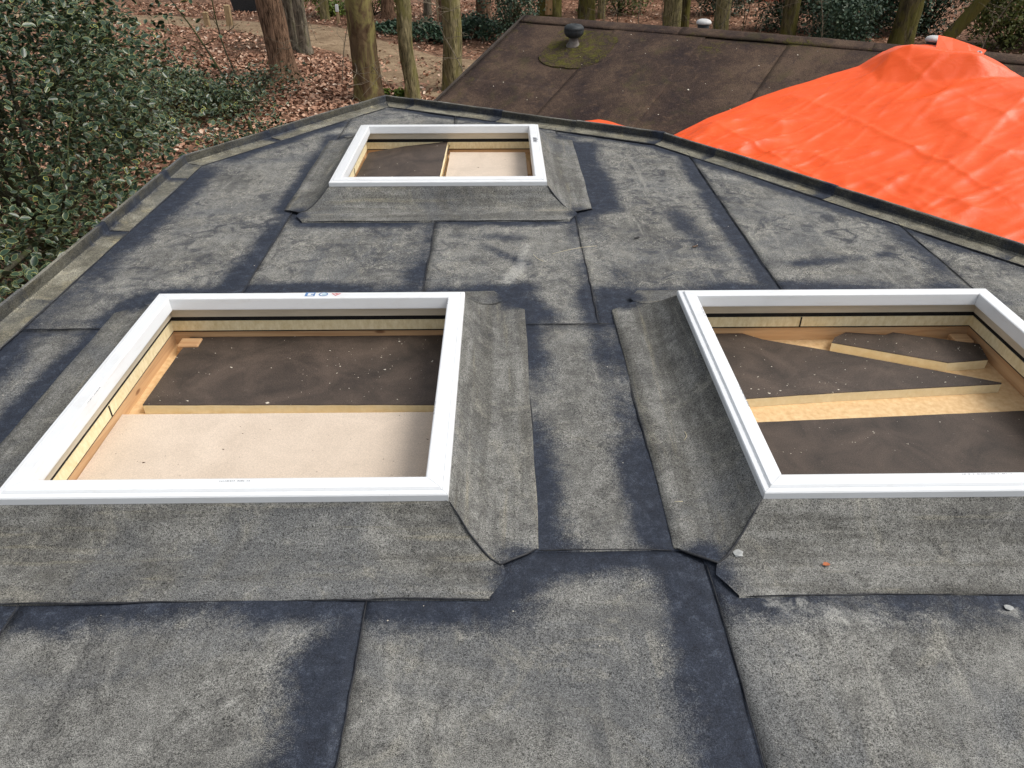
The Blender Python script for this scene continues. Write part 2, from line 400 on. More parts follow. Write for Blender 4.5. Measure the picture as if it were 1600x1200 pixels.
def path():
    A = lerp_poly(P_UP, 60); B = lerp_poly(P_LO, 60); V = []; m = 14
    for i, (a, b) in enumerate(zip(A, B)):
        for j in range(m):
            f = j / (m - 1); e = 0.16 * fbm(i, 0 if j < 7 else 9, 5, .55) * (1 if j in (0, m - 1) else 0)
            x = a[0] * (1 - f) + b[0] * f; y = a[1] * (1 - f) + b[1] * f + e
            V.append((x, y, gz(x, y) + (0.015 if 0 < j < m - 1 else -0.02) + .012 * fbm(x, y, 7, 1.5)))
    F = [(i * m + j, (i + 1) * m + j, (i + 1) * m + j + 1, i * m + j + 1) for i in range(59) for j in range(m - 1)]
    s = NT('sandy_path', .95, .1); f = s.noise(s.pos, 1.3, 6, .65, .5); g = s.noise(s.pos, 28, 4, .7)
    c = s.ramp(f, [(.3, (.17, .12, .075)), (.7, (.36, .27, .175))])
    c = s.mix(s.rng(g, .52, .62, 0, .75), c, (.085, .048, .028))
    c = s.mix(s.rng(s.noise(s.pos, 4, 5, .7), .5, .65, 0, .5), c, (.10, .06, .036))
    o = link('path', mesh('path', V, F, True), s.done(c, s.bump(g, .4, .02))); tag(o, 'sandy brown footpath winding through the wood', None, None, 'structure')
path()

# ------------------------------------------------------------------ flat-roofed building
bung = empty('flat_roofed_building', (1.2, 2.0, -2.0), 'low building with worn grey felt flat roof and raised kerb', 'building')
def wall_ring():
    P = inset_poly(OUT, 0.02); n = len(P)
    V = [(x, y, -2.25) for x, y in P] + [(x, y, -0.07) for x, y in P]
    F = [(i, i + n, (i + 1) % n + n, (i + 1) % n) for i in range(n)]
    link('wall', mesh('wall', V, F), M['wall'], bung)
wall_ring()

IN = inset_poly(OUT, 0.035)
def sheet(key, x0, x1, y0, y1, z, extra=None, res=0.035):
    bm = bmesh.new(); nx = max(2, int((x1 - x0) / res)); ny = max(2, int((y1 - y0) / res))
    vs = [[bm.verts.new((x0 + (x1 - x0) * i / nx, y0 + (y1 - y0) * j / ny, 0)) for i in range(nx + 1)] for j in range(ny + 1)]
    for j in range(ny):
        for i in range(nx): bm.faces.new((vs[j][i], vs[j][i + 1], vs[j + 1][i + 1], vs[j + 1][i]))
    n = len(IN)
    for i in range(n):
        a = Vector((*IN[i], 0)); b = Vector((*IN[(i + 1) % n], 0)); d = (b - a).normalized(); no = Vector((-d.y, d.x, 0))   # outward
        bmesh.ops.bisect_plane(bm, geom=list(bm.verts) + list(bm.edges) + list(bm.faces), plane_co=a, plane_no=no, clear_outer=True)
    kill = []
    for f in bm.faces:
        c = f.calc_center_median()
        for (a, b, cc, d) in SKY.values():
            if a - .06 < c.x < b + .06 and cc - .06 < c.y < d + .06: kill.append(f); break
    bmesh.ops.delete(bm, geom=kill, context='FACES')
    # turn the outer border down by the thickness of the felt
    be = [e for e in bm.edges if e.is_boundary]
    r = bmesh.ops.extrude_edge_only(bm, edges=be)
    low = {v for v in r['geom'] if isinstance(v, bmesh.types.BMVert)}
    for v in bm.verts:
        zz = z + 0.0035 * fbm(v.co.x, v.co.y, z * 50, 2.2) + 0.0015 * fbm(v.co.x, v.co.y, 3, 8)
        v.co.z = zz - (0.006 if v in low else 0)
        if v in low or True:
            pass
    # seams wander a little
    for v in bm.verts:
        if abs(v.co.x - x0) < 1e-4 or abs(v.co.x - x1) < 1e-4: v.co.x += 0.006 * fbm(0, v.co.y, v.co.x * 9, 3) 
        if abs(v.co.y - y0) < 1e-4 or abs(v.co.y - y1) < 1e-4: v.co.y += 0.006 * fbm(v.co.x, 0, v.co.y * 9, 3)
    me = bpy.data.meshes.new('roofing_sheet'); bm.to_mesh(me); bm.free()
    me.polygons.foreach_set('use_smooth', [True] * len(me.polygons))
    field_attrs(me, key, True, extra)
    return link('roofing_sheet', me, M['felt'], bung)

def bead(name, pts, r, parent, zs=None, step=0.03, flat=0.55):
    P = []
    for a, b in zip(pts[:-1], pts[1:]):
        a = Vector(a); b = Vector(b); L = (b - a).length; k = max(1, int(L / step))
        for i in range(k): P.append(a.lerp(b, i / k))
    P.append(Vector(pts[-1])); R = []
    for i, p in enumerate(P):
        q = Vector((0.006 * fbm(p.x, p.y, 1.3, 3) + 0.0035 * fbm(p.x, p.y, 8, 14), 0.006 * fbm(p.x, p.y, 4.7, 3) + 0.0035 * fbm(p.x, p.y, 2, 14), 0))
        P[i] = p + q; R.append(r * (1 + .75 * fbm(p.x, p.y, 9, 9)))
    R[0] *= .4; R[-1] *= .4
    V, F = tube(P, R, 6)
    return link(name, mesh(name, V, F, True), M['bitumen'], parent)

# inner line of the kerb flange (dark band on the sheets follows it)
FL = inset_poly(OUT, 0.148)
band([FL[0], FL[1]], 0.20); band([FL[1], FL[2]], 0.15); band([FL[2], FL[3]], 0.10); band([FL[3], FL[4]], 0.11); band([FL[4], FL[5]], .13)
# near row
S1 = sheet('n0', -2.4, -1.29, -2.5, 2.87, 0.004, [((-1.37, -2), (-1.37, 2.8), .12, 1), ((-2.3, 2.85), (-1.7, 2.85), .07, .9)])
S2 = sheet('n1', -1.30, -0.373, -2.5, 1.56, 0.0075, [((-0.373, 1.4), (-0.373, 1.16), .10, 1), ((-0.385, 1.12), (-0.41, .4), .21, 2.4)])
S3 = sheet('n2', -0.382, 0.580, -2.5, 1.552, 0.005, [((0.545, 1.5), (0.545, .4), .17, 1.4), ((0.0, 1.53), (.6, 1.53), .12, 1)])
S4 = sheet('n3', 0.572, 1.50, -2.5, 1.56, 0.0075, [((1.48, 1.4), (1.48, .4), .08, .7), ((.57, 1.5), (.62, 1.42), .1, .9)])
S5 = sheet('n4', 1.49, 2.44, -2.5, 2.88, 0.005, [((2.40, 2.8), (2.40, .4), .12, 1)])
S6 = sheet('n5', 2.43, 3.4, -2.5, 2.88, 0.0075)
S7 = sheet('n6', 3.4, 5.0, -2.5, 2.88, 0.005)
# strip between the two near skylights
S8 = sheet('m0', 0.02, 0.64, 1.548, 2.885, 0.0085, [((0.13, 1.55), (0.13, 2.88), .085, 1), ((0.45, 1.6), (0.42, 2.88), .11, 1), ((.2, 2.87), (.45, 2.87), .05, .8)])
# far row
S9 = sheet('f0', -2.4, -1.225, 2.872, 7.0, 0.0075, [((-1.27, 2.9), (-1.21, 4.6), .16, 1), ((-1.2, 4.3), (-1.25, 5.8), .14, .9), ((-2.2, 2.9), (-1.75, 2.95), .05, .8)])
S10 = sheet('f1', -1.235, -0.366, 2.88, 7.0, 0.004, [((-0.40, 3.2), (-0.385, 4.2), .15, .8), ((-1.2, 3.22), (-.3, 3.22), .14, 1)])
S11 = sheet('f2', -0.376, 0.422, 2.88, 7.0, 0.0075, [((0.42, 2.9), (0.42, 4.2), .12, .95), ((-.37, 3.2), (.1, 3.24), .1, 1), ((.0, 3.2), (.2, 2.95), .13, 1), ((-.1, 3.75), (.12, 3.5), .06, .7), ((-.25, 3.9), (.1, 3.85), .09, .6)])
S12 = sheet('f3', 0.412, 1.332, 2.88, 7.0, 0.004, [((0.6, 4.3), (0.6, 5.6), .15, 1), ((.5, 4.2), (.62, 3.2), .16, .6), ((1.30, 3.3), (1.30, 5.4), .12, .9), ((.5, 3.2), (1.3, 3.22), .12, .9), ((1.0, 4.2), (1.1, 3.6), .12, .6)])
S13 = sheet('f4', 1.322, 2.235, 2.88, 7.0, 0.0075, [((2.22, 3.2), (2.22, 3.9), .14, .9), ((1.32, 3.22), (2.3, 3.22), .12, 1), ((1.5, 3.5), (2.0, 3.6), .08, .7)])
S14 = sheet('f5', 2.235, 3.4, 2.88, 5.0, 0.004)
for nm, pts, par in [('a', [(-1.303, 1.40, .011), (-1.303, -.5, .011)], S2), ('b', [(-.372, 1.39, .011), (-.372, -.5, .011)], S2), ('c', [(.571, 1.49, .011), (.571, -.5, .011)], S4),
                     ('d', [(.10, 1.552, .010), (.48, 1.548, .010)], S8), ('e', [(.10, 2.885, .011), (.47, 2.885, .011)], S8), ('f', [(-1.225, 2.95, .011), (-1.225, 6.55, .011)], S9),
                     ('g', [(-.376, 3.1, .011), (-.376, 6.45, .011)], S11), ('h', [(.422, 2.89, .011), (.422, 6.05, .011)], S11), ('i', [(1.322, 2.95, .011), (1.322, 5.45, .011)], S13),
                     ('j', [(2.235, 2.95, .011), (2.235, 4.15, .011)], S13), ('k', [(-2.2, 2.872, .010), (-1.7, 2.872, .010)], S9), ('l', [(1.5, 1.4, .01), (1.5, -.5, .01)], S4)]:
    bead('seam_bead', pts, 0.0018 if pts[0][1] < 2 else 0.0022, par)

# kerb: lengths of felt dressed over the upstand
def kerb_piece(a, b, na, nb, lift, joint_dark=True):
    prof = [(-.004, -.12), (-.004, .056), (.003, .064), (.022, .065), (.028, .060), (.034, .018), (.042, .010), (.095, .009), (.142, .0085), (.144, .002)]
    a = Vector(a); b = Vector(b); d = b - a; L = d.length; k = max(2, int(L / .06)); V = []; m = len(prof)
    for i in range(k + 1):
        t = i / k; p = a.lerp(b, t); nn = na.lerp(nb, t)
        for j, (o, z) in enumerate(prof):
            wob = .004 * fbm(p.x * 2, p.y * 2, j * .4, 2.5)
            q = p + nn * (o + (.006 * fbm(p.x, p.y, 3, 4) if j >= m - 2 else wob * .5)); V.append((q.x, q.y, z + lift + wob * (1 if j < 8 else .2)))
    F = [(i * m + j, (i + 1) * m + j, (i + 1) * m + j + 1, i * m + j + 1) for i in range(k) for j in range(m - 1)]
    F.append(tuple(range(m - 1, -1, -1)))
    F.append(tuple(k * m + j for j in range(m)))
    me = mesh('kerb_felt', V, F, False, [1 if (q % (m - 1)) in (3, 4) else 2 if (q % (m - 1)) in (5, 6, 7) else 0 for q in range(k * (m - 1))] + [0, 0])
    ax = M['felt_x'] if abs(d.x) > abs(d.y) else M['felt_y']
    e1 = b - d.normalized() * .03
    field_attrs(me, None, False, [((e1.x, e1.y), (b.x + nb.x * .16, b.y + nb.y * .16), .09, .95), ((a.x + na.x * .036, a.y + na.y * .036), (b.x + nb.x * .036, b.y + nb.y * .036), .014, .5)], .1)  # worn dark joint end, and a dark line along the base crease
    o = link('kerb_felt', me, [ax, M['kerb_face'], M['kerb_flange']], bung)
    bead('seam_bead', [(a.x + na.x * .05, a.y + na.y * .05, .012 + lift), (a.x + na.x * .144, a.y + na.y * .144, .010), (b.x + nb.x * .144, b.y + nb.y * .144, .010)], .0030, o, step=.05)
cuts = {0: [.0, .30, .42, .60, .735, .845, .955], 1: [.0, .36, .78], 2: [.0, .125, .45, .72], 3: [.0, .2, .56], 4: [0, .12, .42, .7]}
for i in range(6):
    a = Vector(OUT[i]); b = Vector(OUT[i + 1]); d = (b - a).normalized(); nrm = Vector((d.y, -d.x))
    def corner(i_):
        p0, p1, p2 = Vector(OUT[i_ - 1]), Vector(OUT[i_]), Vector(OUT[(i_ + 1) % len(OUT)])
        u = (p1 - p0).normalized(); w = (p2 - p1).normalized(); h = (Vector((u.y, -u.x)) + Vector((w.y, -w.x))).normalized()
        return h / max(.2, h.dot(Vector((u.y, -u.x))))
    cs = cuts.get(i, [0., .5]) + [1.0]
    for k in range(len(cs) - 1):
        na = corner(i) if k == 0 else nrm; nb = corner(i + 1) if k == len(cs) - 2 else nrm
        ov = 0.03 / (b - a).length if k < len(cs) - 2 else 0
        kerb_piece(a.lerp(b, cs[k]), a.lerp(b, cs[k + 1] + ov), na, nb, 0.003 + (.0045 if k % 2 else 0))

# ------------------------------------------------------------------ skylights
def rail_points(rect, side, prof):
    """mitred length with profile (o = distance inwards from the outer edge, z)"""
    x0, x1, y0, y1 = rect; A = []; B = []
    for o, z in prof:
        if side == 0: A.append((x0 + o, y0 + o, z)); B.append((x1 - o, y0 + o, z))
        if side == 1: A.append((x1 - o, y0 + o, z)); B.append((x1 - o, y1 - o, z))
        if side == 2: A.append((x1 - o, y1 - o, z)); B.append((x0 + o, y1 - o, z))
        if side == 3: A.append((x0 + o, y1 - o, z)); B.append((x0 + o, y0 + o, z))
    return A, B
def sweep(rect, side, prof, name, mat, parent, close=True, gap=0.0):
    A, B = rail_points(rect, side, prof); m = len(prof)
    if gap:
        d = (Vector(B[0]) - Vector(A[0])).normalized() * gap
        A = [tuple(Vector(p) + d) for p in A]; B = [tuple(Vector(p) - d) for p in B]
    V = A + B; F = [(j, j + m, (j + 1) % m + m, (j + 1) % m) for j in range(m if close else m - 1)]
    if close: F.append(tuple(range(m))); F.append(tuple(range(2 * m - 1, m - 1, -1)))
    F = [tuple(reversed(f)) for f in F]
    me = mesh(name, V, F)
    bm = bmesh.new(); bm.from_mesh(me); bmesh.ops.recalc_face_normals(bm, faces=bm.faces); bm.to_mesh(me); bm.free()
    return link(name, me, mat, parent)

def apron(rect, side, parent, seed):
    x0, x1, y0, y1 = rect
    prof = [(-.012, .128), (.004, .122), (.030, .092), (.062, .058), (.095, .034), (.125, .022), (.155, .0185), (.19, .0165), (.23, .0140), (.262, .0125), (.264, .004)]
    def ext(o):
        if side in (0, 2): return o * 1.02 if o < .175 else .178 - (o - .175) * .65
        return o * 1.02 if o < .15 else .153 - (o - .15) * .62
    L = (x1 - x0) if side in (0, 2) else (y1 - y0); n = int(L / .035); V = []; m = len(prof)
    for i in range(n + 1):
        t = i / n
        for j, (o, z) in enumerate(prof):
            e = ext(max(o, 0)); s = -e + t * (L + 2 * e)
            oo = o + (.007 * fbm(s * 1.5, seed, j * .1, 2.2) if j > 1 else 0)
            lift = (.0055 * fbm(s, seed * 3.1, o * 7, 3.4) + .003 * fbm(s, seed * 1.7, o * 22, 9)) * min(1, max(0, o / .05)) + (.003 * max(0, fbm(s, seed, 7, 2.0)) if j > 6 else 0)
            if side in (0, 2) : lift += .003 * (o > .03)
            zz = z + lift if j < m - 1 else z
            if side == 0: V.append((x0 + s, y0 - oo, zz))
            elif side == 1: V.append((x1 + oo, y0 + s, zz))
            elif side == 2: V.append((x1 - s, y1 + oo, zz))
            else: V.append((x0 - oo, y1 - s, zz))
    F = [(i * m + j, i * m + j + 1, (i + 1) * m + j + 1, (i + 1) * m + j) for i in range(n) for j in range(m - 1)]
    me = mesh('apron_felt', V, F, True)
    bm = bmesh.new(); bm.from_mesh(me); bmesh.ops.recalc_face_normals(bm, faces=bm.faces)
    if sum(f.normal.z for f in bm.faces) < 0: bmesh.ops.reverse_faces(bm, faces=bm.faces)
    bm.to_mesh(me); bm.free()
    c1 = V[7]; c2 = V[n * m + 7]; ex = []
    for c in (c1, c2): ex.append(((c[0], c[1]), (c[0] + .01, c[1]), .085, .95))
    field_attrs(me, None, False, ex, .18)
    o = link('apron_felt', me, M['felt_x'] if side in (0, 2) else M['felt_y'], parent)
    # bead of bitumen along the outer edge
    edge = [Vector(V[i * m + m - 2]) for i in range(n + 1)]
    bead('seam_bead', [(p.x, p.y, p.z - .004) for p in edge], .0026, o, step=.06)
    if side in (1, 3):
        for i in ((0,) if side == 1 else (n,)):
            bead('seam_bead', [(Vector(V[i * m + j]) + Vector((0, 0, .003))) for j in range(1, m - 1)], .0034, o, step=.03)
    return o

def skylight(key, label):
    rect = SKY[key]; x0, x1, y0, y1 = rect
    root = empty('skylight', ((x0 + x1) / 2, (y0 + y1) / 2, 0.0), label, 'skylight', 'skylights without glass on the flat roof')
    fz = {'L': -.0855, 'R': -.0855, 'T': -.0555}[key]
    rail = [(0, .1245), (0, .146), (.003, .150), (.0165, .1515), (.0185, .1485), (.0205, .1525), (.0245, .1575), (.064, .160), (.068, .1585), (.070, .156), (.075, .114), (.075, .109), (.012, .109), (.012, .1245)]
    lining = [(.054, .108), (.052, .063), (.030, .063), (.030, .108)]
    for s in range(4):
        r = sweep(rect, s, rail, 'frame_rail', M['pvc'], root, gap=.0006)
        sweep(rect, s, lining, 'frame_lining', M['pvc_inner'], r)
        apron(rect, s, root, s + 4 * ord(key))
        sweep(rect, s, [(.034, .0615), (.034, -.02), (.006, -.02), (.006, .0615)], 'gap_shade_strip', M['black'], root)  # near-black strip stands in for the shade in the gap
        # insulation edge, cut in lengths, and the joist below
        ins = sweep(rect, s, [(.037, .035), (.037, -.013), (.0345, -.013), (.0345, .035)], 'insulation_edge', M['foam_cut'], root)
        sweep(rect, s, [(.030, -.014), (.030, -.150), (-.03, -.150), (-.03, -.014)], 'timber_joist', M['timber_x'] if s in (0, 2) else M['timber_y'], root)
    link('floor_panel', box_mesh(x0 + .0, x1 - .0, y0 + .0, y1 - .0, fz - .04, fz), M['ply'], root)
    # joint where two lengths of the insulation edge meet
    for (bx, by, sx, sy) in [(x0 + .0365, y0 + .62, .003, .006), (x1 - .0365, y0 + .55, .003, .006)]:
        link('insulation_joint', box_mesh(bx - sx, bx + sx, by - sy / 2, by + sy / 2, -.012, .034), M['black'], root)
    if key == 'R': link('insulation_joint', box_mesh(x0 + .55, x0 + .556, y1 - .039, y1 - .034, -.012, .034), M['black'], root)
    return root
skyL = skylight('L', 'white framed skylight opening nearest the left edge of the roof, holding dark and beige boards')
skyR = skylight('R', 'white framed skylight opening at the right, holding broken angular dark boards')
skyT = skylight('T', 'farther white framed skylight opening near the roof corner, half dark and half beige inside')

# small corner block in the left skylight
link('corner_block', box_mesh(-1.40, -1.31, 2.80, 2.87, -.086, -.035, .004), M['timber_x'], skyL)
link('corner_block', box_mesh(1.97, 2.05, 2.80, 2.87, -.086, -.04, .004), M['timber_x'], skyR)
link('corner_block', box_mesh(.15, .2, 5.0, 5.3, -.056, -.02, .004), M['timber_y'], skyT)

# prints on the frames
def quads(name, rects, z, mat, parent):
    V = []; F = []
    for (xa, ya, xb, yb, xc, yc, xd, yd) in rects:
        o = len(V); V += [(xa, ya, z), (xb, yb, z), (xc, yc, z), (xd, yd, z)]; F.append((o, o + 1, o + 2, o + 3))
    return link(name, mesh(name, V, F), mat, parent)
def rq(x0, x1, y0, y1): return (x0, y0, x1, y0, x1, y1, x0, y1)
def dashes(x, y, n, dx, h, horiz=True, seed=1):
    r = random.Random(seed); R = []; t = 0
    for i in range(n):
        w = dx * r.uniform(.35, .8); g = dx * (2.2 if r.random() < .1 else 1.0); k = r.uniform(.55, 1)
        R.append(rq(x + t, x + t + w, y, y + h * k) if horiz else rq(x, x + h * k, y + t, y + t + w)); t += g
    return R
zp = .1607
quads('printed_text', dashes(-.835, 1.693, 15, .0052, .0055, True, 3), .1603, M['print'], skyL)
quads('printed_text', dashes(-.232, 2.02, 14, .005, .0045, False, 5), .1603, M['print'], skyL)
quads('printed_text', dashes(-.232, 2.80, 8, .005, .005, False, 6), .1603, M['print'], skyL)
quads('printed_text', dashes(-1.404, 2.10, 14, .006, .0045, False, 8), .1603, M['print'], skyL)
quads('printed_text', dashes(1.36, 1.694, 18, .006, .0035, True, 9), .1603, M['print'], skyR)
quads('printed_text', dashes(.822, 2.05, 16, .006, .004, False, 10), .1603, M['print'], skyR)
quads('printed_text', dashes(.818, 2.68, 10, .006, .004, False, 12), .1603, M['print'], skyR)
quads('printed_text', dashes(.215, 5.12, 9, .012, .035, False, 14), .1603, M['print'], skyT)
def outline(cx, cy, w, h, t, shear=0.25, n=4, rot=math.pi / 4, px=2.0):
    R = []; P = []
    for k in range(n):
        a = rot + 2 * math.pi * k / n; P.append((math.cos(a), math.sin(a)))
    mx = max(abs(p[0]) for p in P); my = max(abs(p[1]) for p in P)
    for k in range(n):
        p, q = P[k], P[(k + 1) % n]
        f = lambda u, s: (cx + u[0] / mx * w / 2 * s, cy + u[1] / my * h / 2 * s)
        s2 = 1 - t
        R.append((*f(p, 1), *f(q, 1), *f(q, s2), *f(p, s2)))
    return R
quads('printed_square', outline(-.818, 2.893, .042, .034, .28) + [rq(-.833, -.828, 2.88, 2.905), rq(-.815, -.802, 2.890, 2.897)], .1601, M['blue_print'], skyL)
quads('printed_disc', outline(-.762, 2.893, .040, .034, .25, n=16, rot=0), .1601, M['blue_print'], skyL)
quads('printed_disc', outline(-.758, 2.893, .020, .018, .999, n=14, rot=0), .1602, M['pale_blue'], skyL)
quads('printed_triangle', outline(-.708, 2.893, .042, .032, .34, n=3, rot=-math.pi / 2) , .1601, M['red_print'], skyL)
quads('printed_triangle', outline(-.706, 2.897, .020, .014, .999, n=3, rot=-math.pi / 2), .1602, M['red_print'], skyL)

# ------------------------------------------------------------------ loose insulation boards
def board(poly, z0, th, label, face, tilt=(0, 0), crumbs=0, seed=1, cmat='crumb'):
    cx = sum(p[0] for p in poly) / len(poly); cy = sum(p[1] for p in poly) / len(poly)
    def zt(x, y): return (x - cx) * tilt[0] + (y - cy) * tilt[1]
    ar = sum(poly[i][0] * poly[(i + 1) % len(poly)][1] - poly[(i + 1) % len(poly)][0] * poly[i][1] for i in range(len(poly)))
    if ar < 0: poly = poly[::-1]
    P = []
    for i in range(len(poly)):                      # cut edges are never ruler-straight
        a = Vector(poly[i]); b = Vector(poly[(i + 1) % len(poly)]); L = (b - a).length; k = max(1, int(L / .05))
        for j in range(k):
            p = a.lerp(b, j / k); w = .0022 if j else 0
            P.append((p.x + w * fbm(p.x, p.y, seed, 18), p.y + w * fbm(p.x, p.y, seed + 5, 18)))
    n = len(P)
    V = [(x - cx, y - cy, zt(x, y)) for x, y in P] + [(x - cx, y - cy, th - .003 + zt(x, y)) for x, y in P]
    F = [tuple(range(n - 1, -1, -1)), tuple(range(n, 2 * n))] + [(i, (i + 1) % n, (i + 1) % n + n, i + n) for i in range(n)]
    root = link('insulation_board', mesh('insulation_board', V, F), M['foam'], None, (cx, cy, z0))
    tag(root, label, 'board', 'loose insulation boards in the skylights')
    V2 = [(x - cx, y - cy, th - .0028 + zt(x, y)) for x, y in P] + [(x - cx, y - cy, th + zt(x, y)) for x, y in P]
    F2 = [tuple(range(n - 1, -1, -1)), tuple(range(n, 2 * n))] + [(i, (i + 1) % n, (i + 1) % n + n, i + n) for i in range(n)]
    link('board_facing', mesh('board_facing', V2, F2), face, root, (0, 0, 0))
    if crumbs:
        r = random.Random(seed); parts = []
        xs = [p[0] for p in poly]; ys = [p[1] for p in poly]
        def inside(x, y):
            c = False
            for i in range(len(poly)):
                (xa, ya), (xb, yb) = poly[i], poly[i - 1]
                if (ya > y) != (yb > y) and x < (xb - xa) * (y - ya) / (yb - ya) + xa: c = not c
            return c
        cl = [(r.uniform(min(xs), max(xs)), r.uniform(min(ys), max(ys))) for _ in range(5)]
        k = 0
        while k < crumbs:
            if r.random() < .5:
                c0 = r.choice(cl); x = r.gauss(c0[0], .09); y = r.gauss(c0[1], .05)
            else: x = r.uniform(min(xs), max(xs)); y = r.uniform(min(ys), max(ys))
            if not inside(x, y): k += .2; continue
            s = r.choice([.0010, .0012, .0014, .0018, .0028]) * r.uniform(.7, 1.2)
            if r.random() < .012: s *= 4
            v = [(x - cx + r.uniform(-s, s) * 1.3 + ux * s, y - cy + uy * s, th + zt(x, y) + uz * s * .8) for ux, uy, uz in ((1, 0, 0), (-1, .3, 0), (0, 1, 0), (.2, -1, 0), (.1, .1, 1.2))]
            parts.append((v, [(0, 2, 4), (2, 1, 4), (1, 3, 4), (3, 0, 4)])); k += 1
        V3, F3 = join(parts)
        c = link('crumbs', mesh('crumbs', V3, F3), M[cmat], root, (0, 0, 0)); c['kind'] = 'stuff'
    return root
FLO = -.085
board([(-1.380, 2.375), (-.20, 2.36), (-.20, 2.889), (-1.372, 2.889)], FLO, .042, 'dark brown faced insulation board at the back of the left skylight', M['dark_face'], crumbs=110, seed=2)
board([(-1.440, 1.70), (-.20, 1.70), (-.20, 2.33), (-1.442, 2.33)], FLO, .030, 'beige faced insulation board at the front of the left skylight', M['beige_face'], crumbs=70, seed=3, cmat='dirt')
board([(.795, 2.37), (.80, 2.888), (1.06, 2.888), (1.135, 2.834), (1.38, 2.739), (1.99, 2.481), (1.985, 2.473), (1.30, 2.42)], FLO, .042, 'large pointed dark board in the middle of the right skylight', M['dark_face'], crumbs=100, seed=4)
board([(1.425, 2.80), (1.455, 2.845), (1.520, 2.888), (1.685, 2.862), (1.728, 2.884), (2.058, 2.778), (2.028, 2.652), (1.847, 2.63)], FLO, .044, 'small jagged dark offcut at the back of the right skylight', M['dark_face'], crumbs=40, seed=5)
board([(.79, 1.69), (2.065, 1.69), (2.065, 2.335), (.79, 2.262)], FLO, .012, 'flat dark board at the front of the right skylight', M['dark_face'], crumbs=50, seed=6)
board([(-.965, 4.45), (-.40, 4.45), (-.39, 5.548), (-.70, 5.53), (-.955, 5.45)], -.030, .045, 'dark board with slanted corner in the far skylight', M['dark_face'], tilt=(.085, 0), crumbs=25, seed=7)
board([(-.37, 4.45), (.175, 4.45), (.172, 5.46), (-.37, 5.47)], -.055, .042, 'beige faced board at the right of the far skylight', M['beige_face'], crumbs=20, seed=8, cmat='dirt')

# bits lying on the roof
def blob(name, c, r, mat, label, cat, seed, sz=(1, 1, .5)):
    bm = bmesh.new(); bmesh.ops.create_icosphere(bm, subdivisions=2, radius=1)
    for v in bm.verts:
        k = 1 + .5 * fbm(v.co.x, v.co.y, v.co.z + seed, 1.7); v.co = Vector((v.co.x * r * sz[0] * k, v.co.y * r * sz[1] * k, max(-.2, v.co.z) * r * sz[2] * k))
    me = bpy.data.meshes.new(name); bm.to_mesh(me); bm.free()
    tag(link(name, me, mat, None, c), label, cat)
blob('mortar_lump', (.668, 1.517, .026), .015, M['mortar'], 'grey lump of mortar on the apron corner of the right skylight', 'mortar', 2)
blob('mortar_smear', (1.345, 1.325, .012), .011, M['mortar'], 'flattened pale mortar spot in front of the right skylight', 'mortar', 5, (1.2, .8, .25))
def grit():
    r = random.Random(21); P = []
    for k in range(170):
        x = r.uniform(-1.9, 2.4); y = r.uniform(.7, 5.2)
        if any(a - .28 < x < b + .28 and c - .28 < y < d + .28 for a, b, c, d in SKY.values()): continue
        q = r.uniform(.0010, .0024); z = .010
        P.append(([(x + q * r.uniform(.6, 1.8), y, z), (x, y + q * r.uniform(.6, 1.6), z), (x - q, y, z), (x, y - q, z), (x, y, z + q)], [(0, 1, 4), (1, 2, 4), (2, 3, 4), (3, 0, 4)]))
    o = link('roof_grit', mesh('roof_grit', *join(P)), M['crumb'], bung); o['kind'] = 'stuff'
grit()
def dead_leaf_mesh(L, W, curl):
    V = [(-L / 2, 0, 0), (-L / 4, W / 2, curl), (L / 5, W / 2.4, curl * .8), (L / 2, 0, curl * .3), (L / 5, -W / 2.2, curl), (-L / 4, -W / 2.2, curl * .7), (0, 0, .0)]
    return mesh('fallen_leaf', V, [(6, 0, 5), (6, 5, 4), (6, 4, 3), (6, 3, 2), (6, 2, 1), (6, 1, 0)])
M['one_leaf'] = NT('rust_leaf', .7).done((.42, .14, .06))
M['straw'] = NT('straw', .8).done((.62, .55, .38))
o = link('fallen_leaf', dead_leaf_mesh(.022, .014, .004), M['one_leaf'], None, (.905, 1.47, .026)); tag(o, 'small rusty leaf on the front apron of the right skylight', 'leaf')
def straw(pts, label, r=.0010):
    V, F = tube(pts, r, 5); c = Vector(pts[0]); V = [v - c for v in V]
    tag(link('straw', mesh('straw', V, F, True), M['straw'], None, c), label, 'straw')
straw([(.26, 3.62, .016), (.34, 3.66, .018), (.42, 3.70, .016), (.50, 3.72, .015)], 'long pale straw lying on the roof behind the gap between the skylights')
M['chip'] = NT('dark_chip', .7).done((.02, .02, .022))
for (cx, cy, lb) in ((.73, 3.83, 'small black offcut on the roof right of the long straw'), (1.02, 3.71, 'small brown scrap on the roof above the right skylight')):
    o = link('scrap', box_mesh(-.017, .017, -.006, .006, 0, .005, .002), M['chip'] if 'black' in lb else M['dirt'], None, (cx, cy, .011)); o.rotation_euler.z = .5; tag(o, lb, 'scrap')
straw([(.16, 3.62, .014), (.18, 3.56, .016), (.21, 3.53, .014)], 'short bent pale straw on the roof left of the long one')
straw([(.62, 2.04, .026), (.633, 2.06, .03), (.632, 2.09, .026)], 'curled white thread on the left apron of the right skylight')
straw([(.53, 1.74, .020), (.555, 1.74, .021)], 'tiny yellow straw on the left apron of the right skylight')

